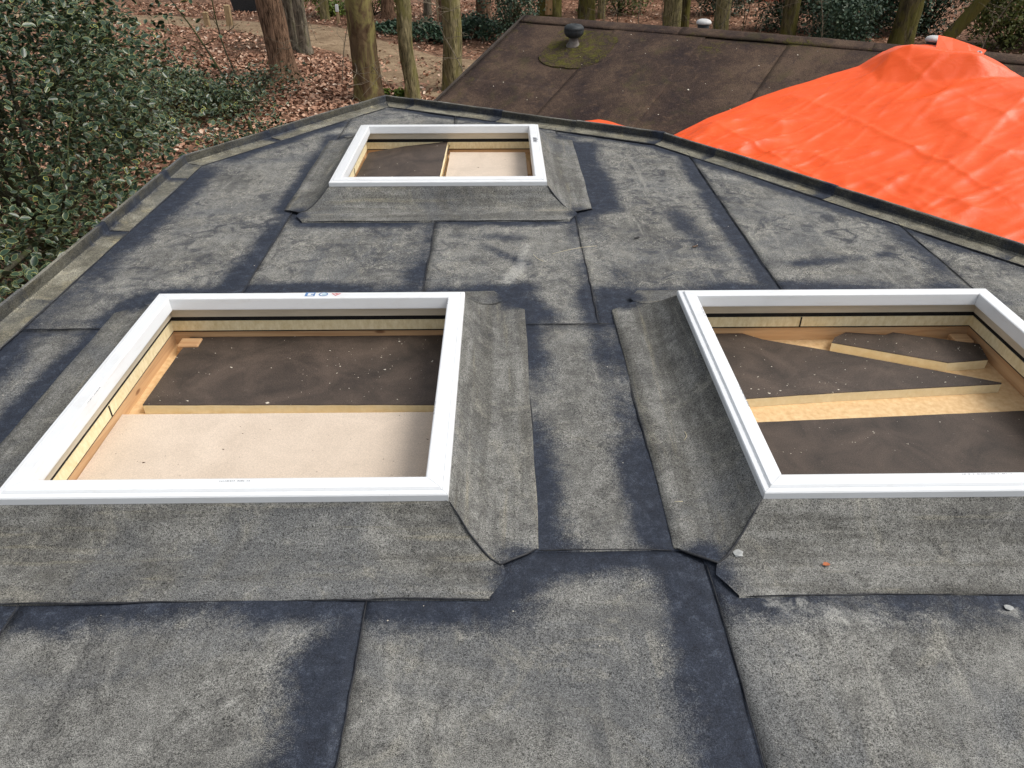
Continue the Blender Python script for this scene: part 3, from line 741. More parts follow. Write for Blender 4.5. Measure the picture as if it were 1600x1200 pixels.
# ------------------------------------------------------------------ neighbouring pitched roof (u along the ridge, D towards it)
AN = math.radians(29.2); NV = Vector((math.sin(AN), math.cos(AN), 0)); RV = Vector((NV.y, -NV.x, 0))
ZR, DR, TT = .424, 7.745, .364
def on_roof(u, D, h=0.0):
    z = ZR - TT * abs(DR - D) + h
    p = RV * u + NV * D; return Vector((p.x, p.y, z))
def d_low(u): return 5.70 if u < -1.73 else max(3.2, 5.70 - .47 * (u + 1.73))
def brown_mat():
    s = NT('brown_mineral_felt', .95, .1); p = s.pos
    f = s.noise(p, 2.2, 5, .65, .5); g = s.noise(p, 120, 3, .7); b = s.noise(p, 22, 4, .7)
    c = s.ramp(f, [(.34, (.036, .026, .024)), (.5, (.062, .043, .034)), (.66, (.100, .069, .050))])
    c = s.mix(1.0, c, s.ramp(g, [(.3, .45), (.5, 1.0), (.7, 1.75)]), 'MULTIPLY')
    c = s.mix(s.rng(b, .52, .68, 0, .5), c, (.13, .085, .058))
    c = s.mix(s.rng(s.noise(p, 6, 5, .7, .6), .5, .66, 0, .5), c, (.028, .023, .026))
    c = s.mix(s.rng(s.noise(p, 3.1, 5, .7, .6), .52, .68, 0, .35), c, (.075, .068, .03))
    m = s.rng(s.math('ADD', s.attr('moss'), s.math('ADD', s.math('MULTIPLY', s.noise(p, 9, 5, .7, .8), .9), s.math('MULTIPLY', s.noise(p, 60, 3, .7), .5))), 1.12, 1.42)
    c = s.mix(s.math('MULTIPLY', m, .9), c, s.mix(s.noise(p, 70, 3), (.045, .05, .010), (.17, .16, .022)))
    return s.done(c, s.bump(s.math('ADD', g, s.math('MULTIPLY', m, 1.5)), .6, .012))
M['brown'] = brown_mat()
house = empty('pitched_roof_house', on_roof(-1, 7.7) - Vector((0, 0, 2.4)), 'neighbouring house with mossy dark brown felt pitched roof behind the flat roof', 'building')
def moss_amt(u, D):
    m = 0.0
    m = max(m, .66 * max(0, 1 - abs(DR - .12 - D) / .30) * (.6 + .8 * fbm(u, 0, 1, 1.3)))
    d = math.hypot(u + 3.2, (D - 7.28)); m = max(m, .85 * max(0, 1 - d / .5))
    m = max(m, .42 * max(0, 1 - abs(u + 4.0) / .45)); m = max(m, .6 * max(0, 1 - math.hypot(u + 1.95, D - 7.5) / .35))
    return m
def roof_patch(name, ulo, uhi, dlo, dhi, h, nu, nd, parent=house, th=.006):
    """dlo/dhi may be functions of u"""
    fl = dlo if callable(dlo) else (lambda u: dlo); fh = dhi if callable(dhi) else (lambda u: dhi)
    V = []; ms = []
    for j in range(nd + 1):
        for i in range(nu + 1):
            t = i / nu; k = j / nd; u0 = ulo + (uhi - ulo) * t; D = fl(u0) + (fh(u0) - fl(u0)) * k
            u = u0 - .095 * (DR - D) * (1 if D < DR else 0)      # the verge is not quite square to the ridge
            e = .004 * fbm(u, D, h * 90, 3)
            V.append(on_roof(u, D, h + e)); ms.append(moss_amt(u, D))
    m = nu + 1; F = [(j * m + i, j * m + i + 1, (j + 1) * m + i + 1, (j + 1) * m + i) for j in range(nd) for i in range(nu)]
    bm = bmesh.new(); lay = bm.verts.layers.float.new('moss'); vs = [bm.verts.new(v) for v in V]
    for v, q in zip(vs, ms): v[lay] = q
    for f in F: bm.faces.new([vs[i] for i in f])
    r = bmesh.ops.extrude_edge_only(bm, edges=[e for e in bm.edges if e.is_boundary])
    for v in r['geom']:
        if isinstance(v, bmesh.types.BMVert): v.co.z -= th + .004
    me = bpy.data.meshes.new(name); bm.to_mesh(me); bm.free()
    me.polygons.foreach_set('use_smooth', [True] * len(me.polygons))
    return link(name, me, M['brown'], parent)
edges = [-4.02, -2.97, -2.10, -1.29, -.35, .6, 1.55, 2.5, 3.45, 4.4]
for i in range(len(edges) - 1):
    a, b = edges[i], edges[i + 1]; h = .012 if i % 2 else .004
    if i == 0:
        roof_patch('roof_sheet', a, b + .05, d_low, 6.62, .010, 22, 20)
        roof_patch('roof_sheet', a, b + .05, 6.60, 7.66, .003, 22, 24)
    else: roof_patch('roof_sheet', a, b + (.05 if h > .01 else 0), d_low, 7.66, h, 20, 40)
for i in range(5):
    a = -4.02 + i * 1.7
    roof_patch('ridge_felt', a, a + 1.72, 7.625, 7.87, .020 + .006 * (i % 2), 24, 6)
roof_patch('far_slope', -4.02, 4.4, 7.84, 10.6, .004, 30, 14)
def strip3(name, pts, mat, parent, r=.006):
    V, F = tube(pts, r, 6); return link(name, mesh(name, V, F), mat, parent)
# walls under that roof and a verge board
def house_walls():
    c = [(-3.9, 6.0), (4.3, 5.0), (4.3, 10.3), (-3.9, 10.3)]
    c = [RV * u + NV * D for u, D in c]; n = 4
    V = [(p.x, p.y, -2.3) for p in c] + [(p.x, p.y, -.55) for p in c]
    V += [tuple(on_roof(-3.9, DR, -.06)), tuple(on_roof(4.3, DR, -.06))]
    F = [(0, 1, 5, 4), (2, 3, 7, 6), (1, 2, 6, 9, 5), (3, 0, 4, 8, 7)]
    link('wall', mesh('wall', V, F), M['wall'], house)
house_walls()
M['board'] = simple_noise('dark_verge_board', (.03, .024, .02), (.07, .055, .045), 9)
V = [on_roof(-4.03 - .095 * (DR - 5.7), 5.7, .015), on_roof(-4.03, DR, .015), on_roof(-4.03, DR, -.12), on_roof(-4.03 - .095 * (DR - 5.7), 5.7, -.12)]
V += [v - RV * .025 for v in V]
link('verge_board', mesh('verge_board', V, [(0, 1, 2, 3), (7, 6, 5, 4), (0, 4, 5, 1), (3, 2, 6, 7), (1, 5, 6, 2), (0, 3, 7, 4)]), M['board'], house)

# black vent with its felt collar, two pale caps on the ridge
M['vent_black'] = simple_noise('black_vent_plastic', (.016, .020, .023), (.045, .052, .056), 30, .6)
M['vent_grey'] = simple_noise('grey_metal_cap', (.42, .43, .43), (.62, .62, .60), 14, .5)
M['vent_stem'] = simple_noise('stained_vent_stem', (.06, .05, .045), (.20, .18, .16), 20, .8)
vp = on_roof(-3.27, 7.31)
def collar():
    V = [on_roof(-3.22, 7.29, .020)]; ring = []
    for k in range(28):
        t = 2 * math.pi * k / 28; a = .33 * (1 + .04 * math.sin(5 * t)); b = .30
        du = max(-.30, min(.36, a * math.cos(t) * 1.2)); dD = max(-.36, min(.28, b * math.sin(t) * 1.25)); V.append(on_roof(-3.22 + du, 7.29 + dD, .015 + .004 * math.sin(7 * t)))
    for k in range(28):
        V.append(V[1 + k] - Vector((0, 0, .016)))
    F = [(0, 1 + k, 1 + (k + 1) % 28) for k in range(28)] + [(1 + k, 29 + k, 29 + (k + 1) % 28, 1 + (k + 1) % 28) for k in range(28)]
    me = mesh('vent_collar', V, F); add_attr(me, 'moss', [.52] * 57)
    return me
vent = link('roof_vent', mesh('roof_vent', *lathe([(.085, -.05), (.07, .01), (.048, .04), (.043, .07), (.046, .10)], 24, vp), True), M['vent_stem'], house)
link('vent_collar', collar(), M['brown'], vent)
link('vent_cap', mesh('vent_cap', *lathe([(.046, .075), (.072, .088), (.090, .11), (.097, .135), (.094, .15), (.097, .153), (.093, .172), (.072, .19), (.038, .198), (.026, .197), (.023, .19), (.001, .19)], 28, vp), True), M['vent_black'], vent)
for (u, D) in ((-2.16, 7.86), (-.155, 7.84)):
    p = on_roof(u, D)
    v2 = link('roof_vent', mesh('roof_vent', *lathe([(.06, -.05), (.055, .06), (.055, .10)], 20, p), True), M['vent_black'], house)
    link('vent_cap', mesh('vent_cap', *lathe([(.056, .085), (.070, .09), (.073, .102), (.062, .12), (.035, .13), (.001, .132)], 24, p), True), M['vent_grey'], v2)
# pale bits on the brown roof
r_ = random.Random(4); prt = []
for k in range(34):
    u = r_.uniform(-3.9, 0); D = r_.uniform(6.3, 7.6); s = r_.uniform(.003, .007) * (2.4 if k == 0 else 1)
    if k == 0: u, D = -1.93, 6.80
    p = on_roof(u, D, .017); prt.append(([p + Vector((s, 0, 0)), p + Vector((0, s * 1.3, .002)), p + Vector((-s, 0, .003)), p + Vector((0, -s, 0)), p + Vector((0, 0, s * .8))], [(0, 1, 4), (1, 2, 4), (2, 3, 4), (3, 0, 4)]))
o = link('roof_litter', mesh('roof_litter', *join(prt)), M['crumb'], house); o['kind'] = 'stuff'

# ------------------------------------------------------------------ orange tarpaulin
def tarp():
    hi_pts = [(-2.80, 5.80), (-2.66, 6.20), (-2.52, 6.245), (-2.38, 6.235), (-2.22, 6.20), (-2.05, 6.08), (-1.88, 6.10), (-1.76, 6.27), (-1.33, 6.81), (-.95, 7.13), (-.62, 7.41), (-.42, 7.66), (-.2, 7.74), (.15, 7.68), (.32, 7.55), (.45, 7.45), (.56, 7.42), (1.2, 7.38), (2.4, 7.3), (3.0, 7.2)]
    U = np.array([p[0] for p in hi_pts]); H = np.array([p[1] for p in hi_pts])
    nu, nd = 380, 190; V = []
    us = np.linspace(-2.80, 3.0, nu + 1)
    for i, u in enumerate(us):
        lo = d_low(u) - .0; hi = float(np.interp(u, U, H)) + .012 * fbm(u, 0, 3, 5); hi = max(hi, lo + .02)
        for j in range(nd + 1):
            t = j / nd; D = lo + (hi - lo) * t
            # ridged creases radiating from the top
            w = 0.0
            for (ang, fr, am, sd) in ((-.68, 1.3, .016, 1), (-.5, 2.3, .012, 5), (-.85, 3.0, .006, 9), (-.3, 3.0, .005, 13), (.5, 1.6, .006, 17), (-1.2, 2.2, .006, 23)):
                a = u * math.cos(ang) - D * math.sin(ang); b = u * math.sin(ang) + D * math.cos(ang)
                n = fbm(a * fr * .22, b * fr * 1.8, sd); w += am * 1.5 * max(0, 1 - abs(n) * 6.5) ** 1.5 * (.4 + .6 * max(0, min(1, .5 + 1.6 * fbm(u, D, sd + 40, .9))))
            w += .010 * abs(fbm(u, D, 4, 1.8)) + .0025 * abs(fbm(u, D, 8, 7))
            w += .016 * max(0, fbm(u, D, 12, 1.4))
            edge = min(1, max(0, (hi - D) / .28))
            low = max(0, 1 - (D - lo) / 1.3); w += low * .05 * max(0, 1 - 3 * abs(fbm(u, D, 21, 2.6)))
            a = u * .777 + D * .629; b = -u * .629 + D * .777
            cm = max(0, min(1, .45 + 1.5 * fbm(u, D, 51, .8))) + .8 * low
            w += .055 * cm * mnoise.voronoi(Vector((a * 1.1 + .25 * fbm(u, D, 61, 2), b * 2.6, 3.0)))[0][0] + .024 * (.3 + cm) * mnoise.voronoi(Vector((a * 3.4, b * 5.2, 7.0)))[0][0]
            w += .014 * abs(fbm(u, D, 6, 8)) * max(0, 1 - (hi - D) / .30) * (1 if -1.9 < u < .7 else 0)
            h = .010 + w * (.12 + .88 * edge)
            # billow below the ridge
            env = float(np.interp(u, [-.66, -.45, -.3, .2, .5, .6], [0, .085, .150, .105, .02, 0]))
            if env > 0:
                foot = float(np.interp(u, [-.66, -.45, .15, .52], [7.37, 7.13, 7.24, 7.42])) + .02 * fbm(u, 2, 2, 3); crest = 7.42 + .04 * u; amp = 1 + .10 * fbm(u, 1, 6, 5)
                if D < foot: k = 0
                elif D < crest: k = (D - foot) / (crest - foot); k = k * k * (3 - 2 * k) * .2 + k * .8 + .16 * math.sin(3.14 * k) * abs(fbm(u, D * .5, 31, 3.5))
                else: k = max(0.05, 1 - (D - crest) / .40)
                h += env * amp * k
            # raised hem along the left edge
            h += .012 * max(0, 1 - (hi - D) / .10) * (1 if -1.9 < u < -.5 else .3) * (.5 + fbm(u, 0, 9, 4))
            V.append(on_roof(u, D, h))
    m = nd + 1; F = [(i * m + j, (i + 1) * m + j, (i + 1) * m + j + 1, i * m + j + 1) for i in range(nu) for j in range(nd)]
    s = NT('orange_tarpaulin', .42, .32); p = s.pos
    f = s.noise(p, 3, 5, .6, .6); wv = s.noise(s.map(p, (1, 1, 1)), 90, 2)
    cr = s.math('ABSOLUTE', s.math('SUBTRACT', s.noise(s.map(p, (1.0, 2.2, 2), (0, 0, .6)), 3.2, 5, .6, 1.2), .5))
    c = s.mix(f, (.80, .080, .008), (.84, .108, .015))
    c = s.mix(s.rng(cr, .0, .012, .25, 0), c, (.92, .20, .06))
    s.m.use_backface_culling = False
    n1 = s.bump(cr, .25, .02); n2 = s.bump(wv, .12, .002, n1)
    M['tarp'] = s.done(c, n2)
    me = mesh('tarpaulin', V, F, True)
    root = link('tarpaulin', me, M['tarp']); tag(root, 'crumpled bright orange tarpaulin spread over the brown roof', 'tarpaulin')
    bp = [on_roof(-.13, 7.72, .13), on_roof(-.02, 7.74, .105), on_roof(.10, 7.72, .085), on_roof(.25, 7.70, .055), on_roof(.215, 7.60, .030), on_roof(.15, 7.58, .055), on_roof(.02, 7.56, .07), on_roof(-.12, 7.58, .10)]
    V = bp + [q - Vector((0, 0, .004)) for q in bp]; n = 8
    F = [(0, 1, 6, 7), (1, 2, 5, 6), (2, 3, 4, 5), (15, 14, 9, 8), (14, 13, 10, 9), (13, 12, 11, 10)] + [(i, (i + 1) % n, (i + 1) % n + n, i + n) for i in range(n)]
    fl = link('corner_flap', mesh('corner_flap', V, F), M['tarp'], root)
    g = on_roof(.205, 7.655, .055)
    rv, rf = tube([g + Vector((.016 * math.cos(t), .012 * math.sin(t), .004 + .006 * math.sin(t))) for t in np.linspace(0, 2 * math.pi, 13)], .004, 6)
    link('grommet', mesh('grommet', rv, rf, True), M['vent_grey'], fl)
tarp()

# ------------------------------------------------------------------ leaves
def rand_rot(n, up=0.0, rng=RNG):
    """n rotation matrices; up = how strongly the leaf normal points upwards"""
    nrm = rng.normal(size=(n, 3)); nrm[:, 2] = np.abs(nrm[:, 2]) + up; nrm /= np.linalg.norm(nrm, axis=1)[:, None]
    a = rng.normal(size=(n, 3)); t = a - (a * nrm).sum(1)[:, None] * nrm; t /= np.linalg.norm(t, axis=1)[:, None]
    b = np.cross(nrm, t); return np.stack([t, b, nrm], axis=2)
def scatter(name, T, Ff, pos, R, S, tint, mi_t=None):
    T = np.asarray(T, float); n = len(pos); k = len(T)
    V = np.einsum('nij,kj->nki', R, T) * np.asarray(S)[:, None, None] + np.asarray(pos)[:, None, :]
    F = np.asarray(Ff)[None] + (np.arange(n) * k)[:, None, None]
    tt = np.repeat(tint, k); mi = np.tile(mi_t, n) if mi_t is not None else None
    return np_mesh(name, V.reshape(-1, 3), F.reshape(-1, 3), mi, tt)
LEAF = [(-.5, 0, .0), (-.22, .27, .07), (.18, .25, .05), (.5, 0, .04), (.2, -.26, .09), (-.25, -.24, .03), (0, 0, -.02)]
LEAF_F = [(6, 0, 5), (6, 5, 4), (6, 4, 3), (6, 3, 2), (6, 2, 1), (6, 1, 0)]
SLEAF = [(-.5, 0, 0), (0, .3, .06), (.5, 0, 0), (0, -.3, .06)]; SLEAF_F = [(0, 2, 1), (0, 3, 2)]
def path_dist(x, y):
    inside = False; poly = P_UP + P_LO[::-1]
    for i in range(len(poly)):
        (xa, ya), (xb, yb) = poly[i], poly[i - 1]
        if (ya > y) != (yb > y) and x < (xb - xa) * (y - ya) / (yb - ya) + xa: inside = not inside
    return inside
M['litter'] = leafmat('dead_leaves', [(0.0, (.09, .048, .032)), (.3, (.24, .125, .080)), (.6, (.42, .235, .155)), (.85, (.56, .37, .26)), (1.0, (.66, .52, .41))], .75, .25)
def litter():
    pos = []; n = 0
    def add(cnt, x0, x1, y0, y1, wfn=None):
        xs = RNG.uniform(x0, x1, cnt); ys = RNG.uniform(y0, y1, cnt)
        for x, y in zip(xs, ys):
            if x > -2.3 and y < 7: continue
            dn = fbm(x, y, 4, .6)
            if RNG.random() > .72 + dn: continue
            if path_dist(x, y) and RNG.random() > .13: continue
            if x > .3 and y > 5 and y < 10.5: continue
            pos.append((x, y, gz(x, y) + RNG.uniform(.004, .05)))
    add(17000, -8.5, 0.5, 7.3, 13); add(5000, -9.5, -2.4, 2.5, 7.3); add(36000, -9.5, 1, 13, 20); add(17000, -13, 2, 20, 30); add(12000, 1, 16, 11, 30)
    pos = np.array(pos); n = len(pos)
    o = link('leaf_litter', scatter('leaf_litter', LEAF, LEAF_F, pos, rand_rot(n, 1.3), RNG.uniform(.06, .125, n), np.clip(RNG.normal(.5, .24, n), 0, 1)), M['litter'])
    tag(o, 'rust brown fallen leaves covering the forest floor', 'leaves', None, 'stuff')
litter()

M['holly_in'] = leafmat('holly_green', [(0, (.009, .021, .011)), (.5, (.021, .047, .025)), (1, (.045, .080, .040))], .30, .45)
M['holly_rim'] = leafmat('holly_cream_margin', [(0, (.06, .09, .035)), (.5, (.16, .19, .08)), (.9, (.30, .31, .13)), (1, (.60, .56, .13))], .4, .5)
def holly_T():
    V = [(0, 0, -.02)]; out = [(-.5, 0, .02), (-.3, .2, .05), (0, .29, .09), (.3, .2, .06), (.54, 0, -.03), (.3, -.2, .06), (0, -.29, .09), (-.3, -.2, .05)]
    V += [(x * .89, y * .86, z * .8) for x, y, z in out] + out
    F = [(0, 1 + (k + 1) % 8, 1 + k) for k in range(8)]; mi = [0] * 8
    for k in range(8):
        k2 = (k + 1) % 8; F += [(1 + k, 1 + k2, 9 + k2), (1 + k, 9 + k2, 9 + k)]; mi += [1, 1]
    return V, F, mi
HT, HF, HM = holly_T()
M['holly_bark'] = bark('holly_bark', (.03, .03, .022), (.09, .085, .06), (.07, .085, .03), .6, (14, 14, 5), .3)
def limb(p0, p1, r0, r1, n=8, wob=.12, seed=0, seg=7):
    p0 = Vector(p0); p1 = Vector(p1); P = []; R = []; L = (p1 - p0).length
    for i in range(n + 1):
        t = i / n; q = p0.lerp(p1, t); k = math.sin(math.pi * t) * wob * L
        q += Vector((fbm(t * 2.2, seed, 1), fbm(t * 2.2, seed, 5), fbm(t * 2.2, seed, 9) * .6)) * k
        P.append(q); R.append(r0 + (r1 - r0) * t)
    return P, R
def holly(base, blobs, n_sprig, per, label, seed, leaf=(.045, .090), name='holly_bush', stems=16, spread=.24, group=None):
    rg = np.random.default_rng(seed); rr = random.Random(seed)
    base = Vector(base); root = empty(name, base, label, 'shrub', group)
    parts = []; sp = []
    wts = np.array([b[3] * b[4] * b[5] for b in blobs]); wts /= wts.sum()
    tips = []
    for s in range(stems):
        b = blobs[rg.choice(len(blobs), p=wts)]
        tip = Vector((b[0] + rr.uniform(-.8, .8) * b[3], b[1] + rr.uniform(-.8, .8) * b[4], b[2] + rr.uniform(-.3, .9) * b[5]))
        P, R = limb(base + Vector((rr.uniform(-.1, .1), rr.uniform(-.1, .1), rr.uniform(0, .5))), tip, .075 if s == 0 and n_sprig > 100 else .040, .009, 9, .10, s + seed)
        parts.append(tube(P, R, 6)); tips += P[4:]
    while len(sp) < n_sprig:
        b = blobs[rg.choice(len(blobs), p=wts)]
        d = rg.normal(size=3); d /= np.linalg.norm(d); rad = rg.uniform(.15, 1) ** .45
        c = np.array(b[:3]) + d * rad * np.array(b[3:6])
        if fbm(c[0], c[1], c[2] * 1.3 + seed, 1.15) < -.24: continue         # gaps
        if c[2] < -1.95: continue
        sp.append(c)
    for c in sp[::3]:
        q = min(tips, key=lambda t: (t - Vector(c)).length_squared); P, R = limb(q, Vector(c), .010, .004, 5, .1, len(parts)); parts.append(tube(P, R, 4))
    V, F = join(parts); link('stem', mesh('stem', V, F, True), M['holly_bark'], root)
    pos = np.concatenate([c + rg.normal(size=(per, 3)) * np.array([spread, spread, spread * .55]) for c in sp]); n = len(pos)
    keep = ~((pos[:, 0] > -2.42) & (pos[:, 1] < 5.3)); pos = pos[keep]; n = len(pos)
    # nothing grows through the roof edge
    e0 = np.array([-2.205, 5.23]); dd = np.array([1.185, 1.74]); dd /= np.linalg.norm(dd); nn = np.array([-dd[1], dd[0]])
    keep = ((pos[:, :2] - e0) @ nn > .10) | (pos[:, 1] < 5.25) | (pos[:, 1] > 9); pos = pos[keep]; n = len(pos)
    t = np.clip(rg.normal(.5, .25, n), 0, 1); t[rg.random(n) < .004] = 1.0
    me = scatter('crown', HT, HF, pos, rand_rot(n, .75, rg), rg.uniform(*leaf, n), t, HM)
    o = link('crown', me, [M['holly_in'], M['holly_rim']], root); o['kind'] = 'stuff'
    return root
holly((-4.9, 7.9, -2.0), [(-5.1, 7.4, -.3, 1.7, 2.0, 1.5), (-5.6, 9.0, .1, 1.9, 1.8, 1.5), (-3.6, 5.6, -.9, .95, 1.2, .8), (-3.3, 4.2, -.9, .7, 1.0, .7), (-6.6, 7.0, .3, 1.5, 2.5, 1.7), (-5.3, 10.6, -.9, 1.3, 1.2, .7)], 600, 74,
      'large green and cream variegated holly bush beside the left roof edge', 3)
holly((-5.9, 14.8, -2.05), [(-5.9, 14.8, -1.75, 1.0, .9, .35), (-4.9, 14.4, -1.8, .8, .7, .25)], 70, 60, 'low variegated holly spreading over leaves beyond the big holly', 8, (.06, .10), stems=5, group='low hollies on the forest floor')
holly((-4.7, 16.1, -2.05), [(-4.65, 16.1, -1.8, .55, .5, .25)], 14, 40, 'small round holly at the foot of the reddish leaning trunk', 12, (.06, .10), stems=3, group='low hollies on the forest floor')
holly((-4.0, 12.4, -2.05), [(-4.2, 12.4, -1.85, .9, .5, .2)], 20, 38, 'sparse low holly in front of the mottled trunk, near the roof corner', 15, (.055, .09), stems=3, group='low hollies on the forest floor')
M['holly_bark'].name = 'holly_bark'

# ------------------------------------------------------------------ trees
M['bark_red'] = bark('furrowed_reddish_bark', (.045, .027, .018), (.32, .20, .13), (.09, .09, .035), .2, (11, 11, 1.8))
M['bark_moss'] = bark('mottled_mossy_bark', (.075, .045, .026), (.15, .105, .06), (.27, .24, .09), .62, (3, 3, 2), .35)
M['bark_green'] = bark('green_furrowed_bark', (.055, .048, .025), (.33, .285, .155), (.19, .175, .06), .6, (12, 12, 1.8))
M['bark_grey'] = bark('grey_bark', (.07, .062, .048), (.24, .21, .16), (.14, .14, .07), .45, (8, 8, 2))
M['bark_dark'] = bark('dark_mossy_bark', (.026, .022, .014), (.15, .125, .07), (.13, .12, .03), .8)
M['twig'] = simple_noise('pale_twig', (.10, .085, .06), (.25, .21, .15), 14, .8)
def trunk_mesh(H, r, lean, seed, bumps=0.0, flare=1.5, seg=52, rings=60, rough=.035):
    V = []; lx, ly = lean
    zs = [H * (i / rings) ** 1.35 for i in range(rings + 1)]
    axis = []
    for z in zs:
        ax = lx * z + .05 * fbm(z * .6, seed, 1) * min(1, z); ay = ly * z + .05 * fbm(z * .6, seed, 7) * min(1, z)
        axis.append((ax, ay, z)); rad = r * (1 - .45 * z / H) * (1 + (flare - 1) * math.exp(-z * 3.2 / max(r * 2, .3)))
        for k in range(seg):
            t = 2 * math.pi * k / seg
            q = rad * (1 + rough * fbm(math.cos(t) * 3.2, math.sin(t) * 3.2 + z * .9, seed) * 2 + .10 * math.exp(-z * 2.2) * math.sin(4 * t + seed) + bumps * max(0, fbm(math.cos(t) * 1.4, math.sin(t) * 1.4 + z * 2.2, seed + 4) - .12) * 2)
            q *= 1 + .11 * abs(fbm(math.cos(t) * 6.5 * (1 + r), math.sin(t) * 6.5 * (1 + r), seed + z * 1.1)) + .03 * fbm(math.cos(t) * 14, math.sin(t) * 14, seed + z * 5)
            V.append((ax + q * math.cos(t), ay + q * math.sin(t), z - .25 * (z == 0)))
    F = [(i * seg + k, i * seg + (k + 1) % seg, (i + 1) * seg + (k + 1) % seg, (i + 1) * seg + k) for i in range(rings) for k in range(seg)]
    F.append(tuple(rings * seg + k for k in range(seg)))
    return V, F, axis
def tree(x, y, r, mat, label, lean=(0, 0), H=11.0, seed=1, bumps=0.0, limbs=7, name='tree', low=3.2, flare=1.5, group=None, twigs=()):
    z = gz(x, y); root = empty(name, (x, y, z), label, 'tree', group)
    V, F, ax = trunk_mesh(H, r, lean, seed, bumps, flare)
    link('trunk', mesh('trunk', V, F, True), mat, root, (0, 0, 0))
    rr = random.Random(seed)
    for k in range(limbs):
        h = rr.uniform(low, H * .95); a = min(ax, key=lambda q: abs(q[2] - h)); t = rr.uniform(0, 6.28); L = rr.uniform(1.5, 3.2)
        tip = Vector(a) + Vector((math.cos(t) * L, math.sin(t) * L, rr.uniform(.5, 1.8))); parts = []
        P, R = limb(a, tip, r * .28, .012, 9, .12, seed * 10 + k); parts.append(tube(P, R, 7))
        for j in range(6):
            s = P[rr.randint(3, 8)]; tt = rr.uniform(0, 6.28); e = s + Vector((math.cos(tt), math.sin(tt), rr.uniform(-.1, .8))) * rr.uniform(.5, 1.1)
            parts.append(tube(*limb(s, e, .014, .004, 5, .15, k * 7 + j), 5))
        link('branch', mesh('branch', *join(parts), True), mat, root, (0, 0, 0))
    for (h, dx, dy, dz, r0) in twigs:
        a = Vector(min(ax, key=lambda q: abs(q[2] - h))); e = a + Vector((dx, dy, dz)); P, R = limb(a, e, r0, .003, 9, .22, seed + h); parts = [tube(P, R, 5)]
        for j in range(9):
            s = P[rr.randint(3, 9)]; e2 = s + Vector((rr.uniform(-.5, .5), rr.uniform(-.3, .3), rr.uniform(-.45, .35))); parts.append(tube(*limb(s, e2, r0 * .5, .0025, 5, .2, j + seed), 4))
        link('twig', mesh('twig', *join(parts), True), M['twig'], root, (0, 0, 0))
    return root
tree(-4.73, 17.65, .27, M['bark_red'], 'leaning reddish brown furrowed trunk beside the low holly', (-.075, .0), 12, 3, flare=1.45, twigs=[(1.2, .7, -.6, .9, .01), (.5, .5, -.8, .4, .008)])
tree(-4.86, 20.3, .145, M['bark_grey'], 'slim grey trunk just right of the reddish leaning trunk', (.0, .0), 11, 5, twigs=[(2.0, .9, 0, .5, .012)])
tree(-5.18, 20.6, .13, M['bark_grey'], 'slim grey trunk half hidden behind the reddish leaning trunk', (-.01, 0), 11, 6)
tree(-2.63, 15.75, .255, M['bark_moss'], 'thick mottled yellow green trunk just behind the roof corner', (-.015, 0), 13, 8, flare=1.18, twigs=[(.75, .35, -.5, -.15, .012), (.9, -.3, -.6, -.5, .012), (2.6, -.9, -.4, -1.2, .009), (2.9, .9, -.3, .4, .01)])
tree(-1.76, 15.84, .135, M['bark_green'], 'knobbly slender trunk between the mottled and the furrowed trunks', (-.045, 0), 11, 11, .32, flare=1.15, twigs=[(2.0, .9, -.3, -.3, .008)])
tree(-1.03, 16.85, .195, M['bark_green'], 'straight green furrowed trunk beside the verge of the brown roof', (.02, 0), 12, 14, flare=1.15, twigs=[(1.2, -.7, -.3, .2, .007), (.5, .8, -.4, -.15, .008), (.6, -.9, -.3, .3, .007)])
BACK = [(-5.38, 25.6, .13, 'bark_green', 'slim greenish trunk beside the bright green shrub'), (-3.55, 26.4, .19, 'bark_red', 'reddish trunk behind the mottled trunk and path'), (-2.35, 27.0, .12, 'bark_grey', 'thin trunk seen between the mottled and knobbly trunks'),
        (-1.66, 24.4, .13, 'bark_red', 'thin brown trunk seen left of the straight green trunk'), (-.50, 24.6, .20, 'bark_red', 'reddish trunk right of the straight green trunk'), (-7.6, 29.5, .2, 'bark_dark', 'dark far trunk left of the reddish leaning trunk')]
for i, (x, y, r, m, lb) in enumerate(BACK): tree(x, y, r, M[m], lb, (random.uniform(-.03, .03), 0), 10, 30 + i, limbs=5, flare=1.25)
# beyond the brown roof
tree(1.5, 25.6, .36, M['bark_dark'], 'broad torn trunk with peeled tan wood beyond the brown roof', (0, 0), 9, 50, .2, limbs=4, flare=1.1)
RT = [(2.55, 24.6, .24, 'bark_dark', 'broad dark trunk right of the black roof vent'), (3.2, 26.4, .12, 'bark_green', 'thin greenish trunk next to the broad dark one beyond the vent'), (4.95, 23.9, .26, 'bark_green', 'thick green trunk left of the pale ridge cap'),
      (5.45, 24.6, .15, 'bark_dark', 'dark slim trunk hugging the thick green one near the ridge cap'), (6.15, 23.0, .2, 'bark_green', 'mossy trunk rising right of the pale ridge cap'), (6.9, 25.5, .15, 'bark_grey', 'grey trunk right of the pale ridge cap, farther back'),
      (7.5, 21.4, .19, 'bark_dark', 'brown trunk at the left end of the dark evergreen hedge'), (10.05, 20.4, .27, 'bark_dark', 'thick dark mossy trunk above the orange tarpaulin')]
for i, (x, y, r, m, lb) in enumerate(RT): tree(x, y, r, M[m], lb, (random.uniform(-.02, .02), 0), 10, 60 + i, .1, limbs=5, flare=1.15, twigs=[(1.6, random.uniform(-1, 1), -.4, .3, .01), (2.3, random.uniform(-1, 1), -.4, .2, .01)])
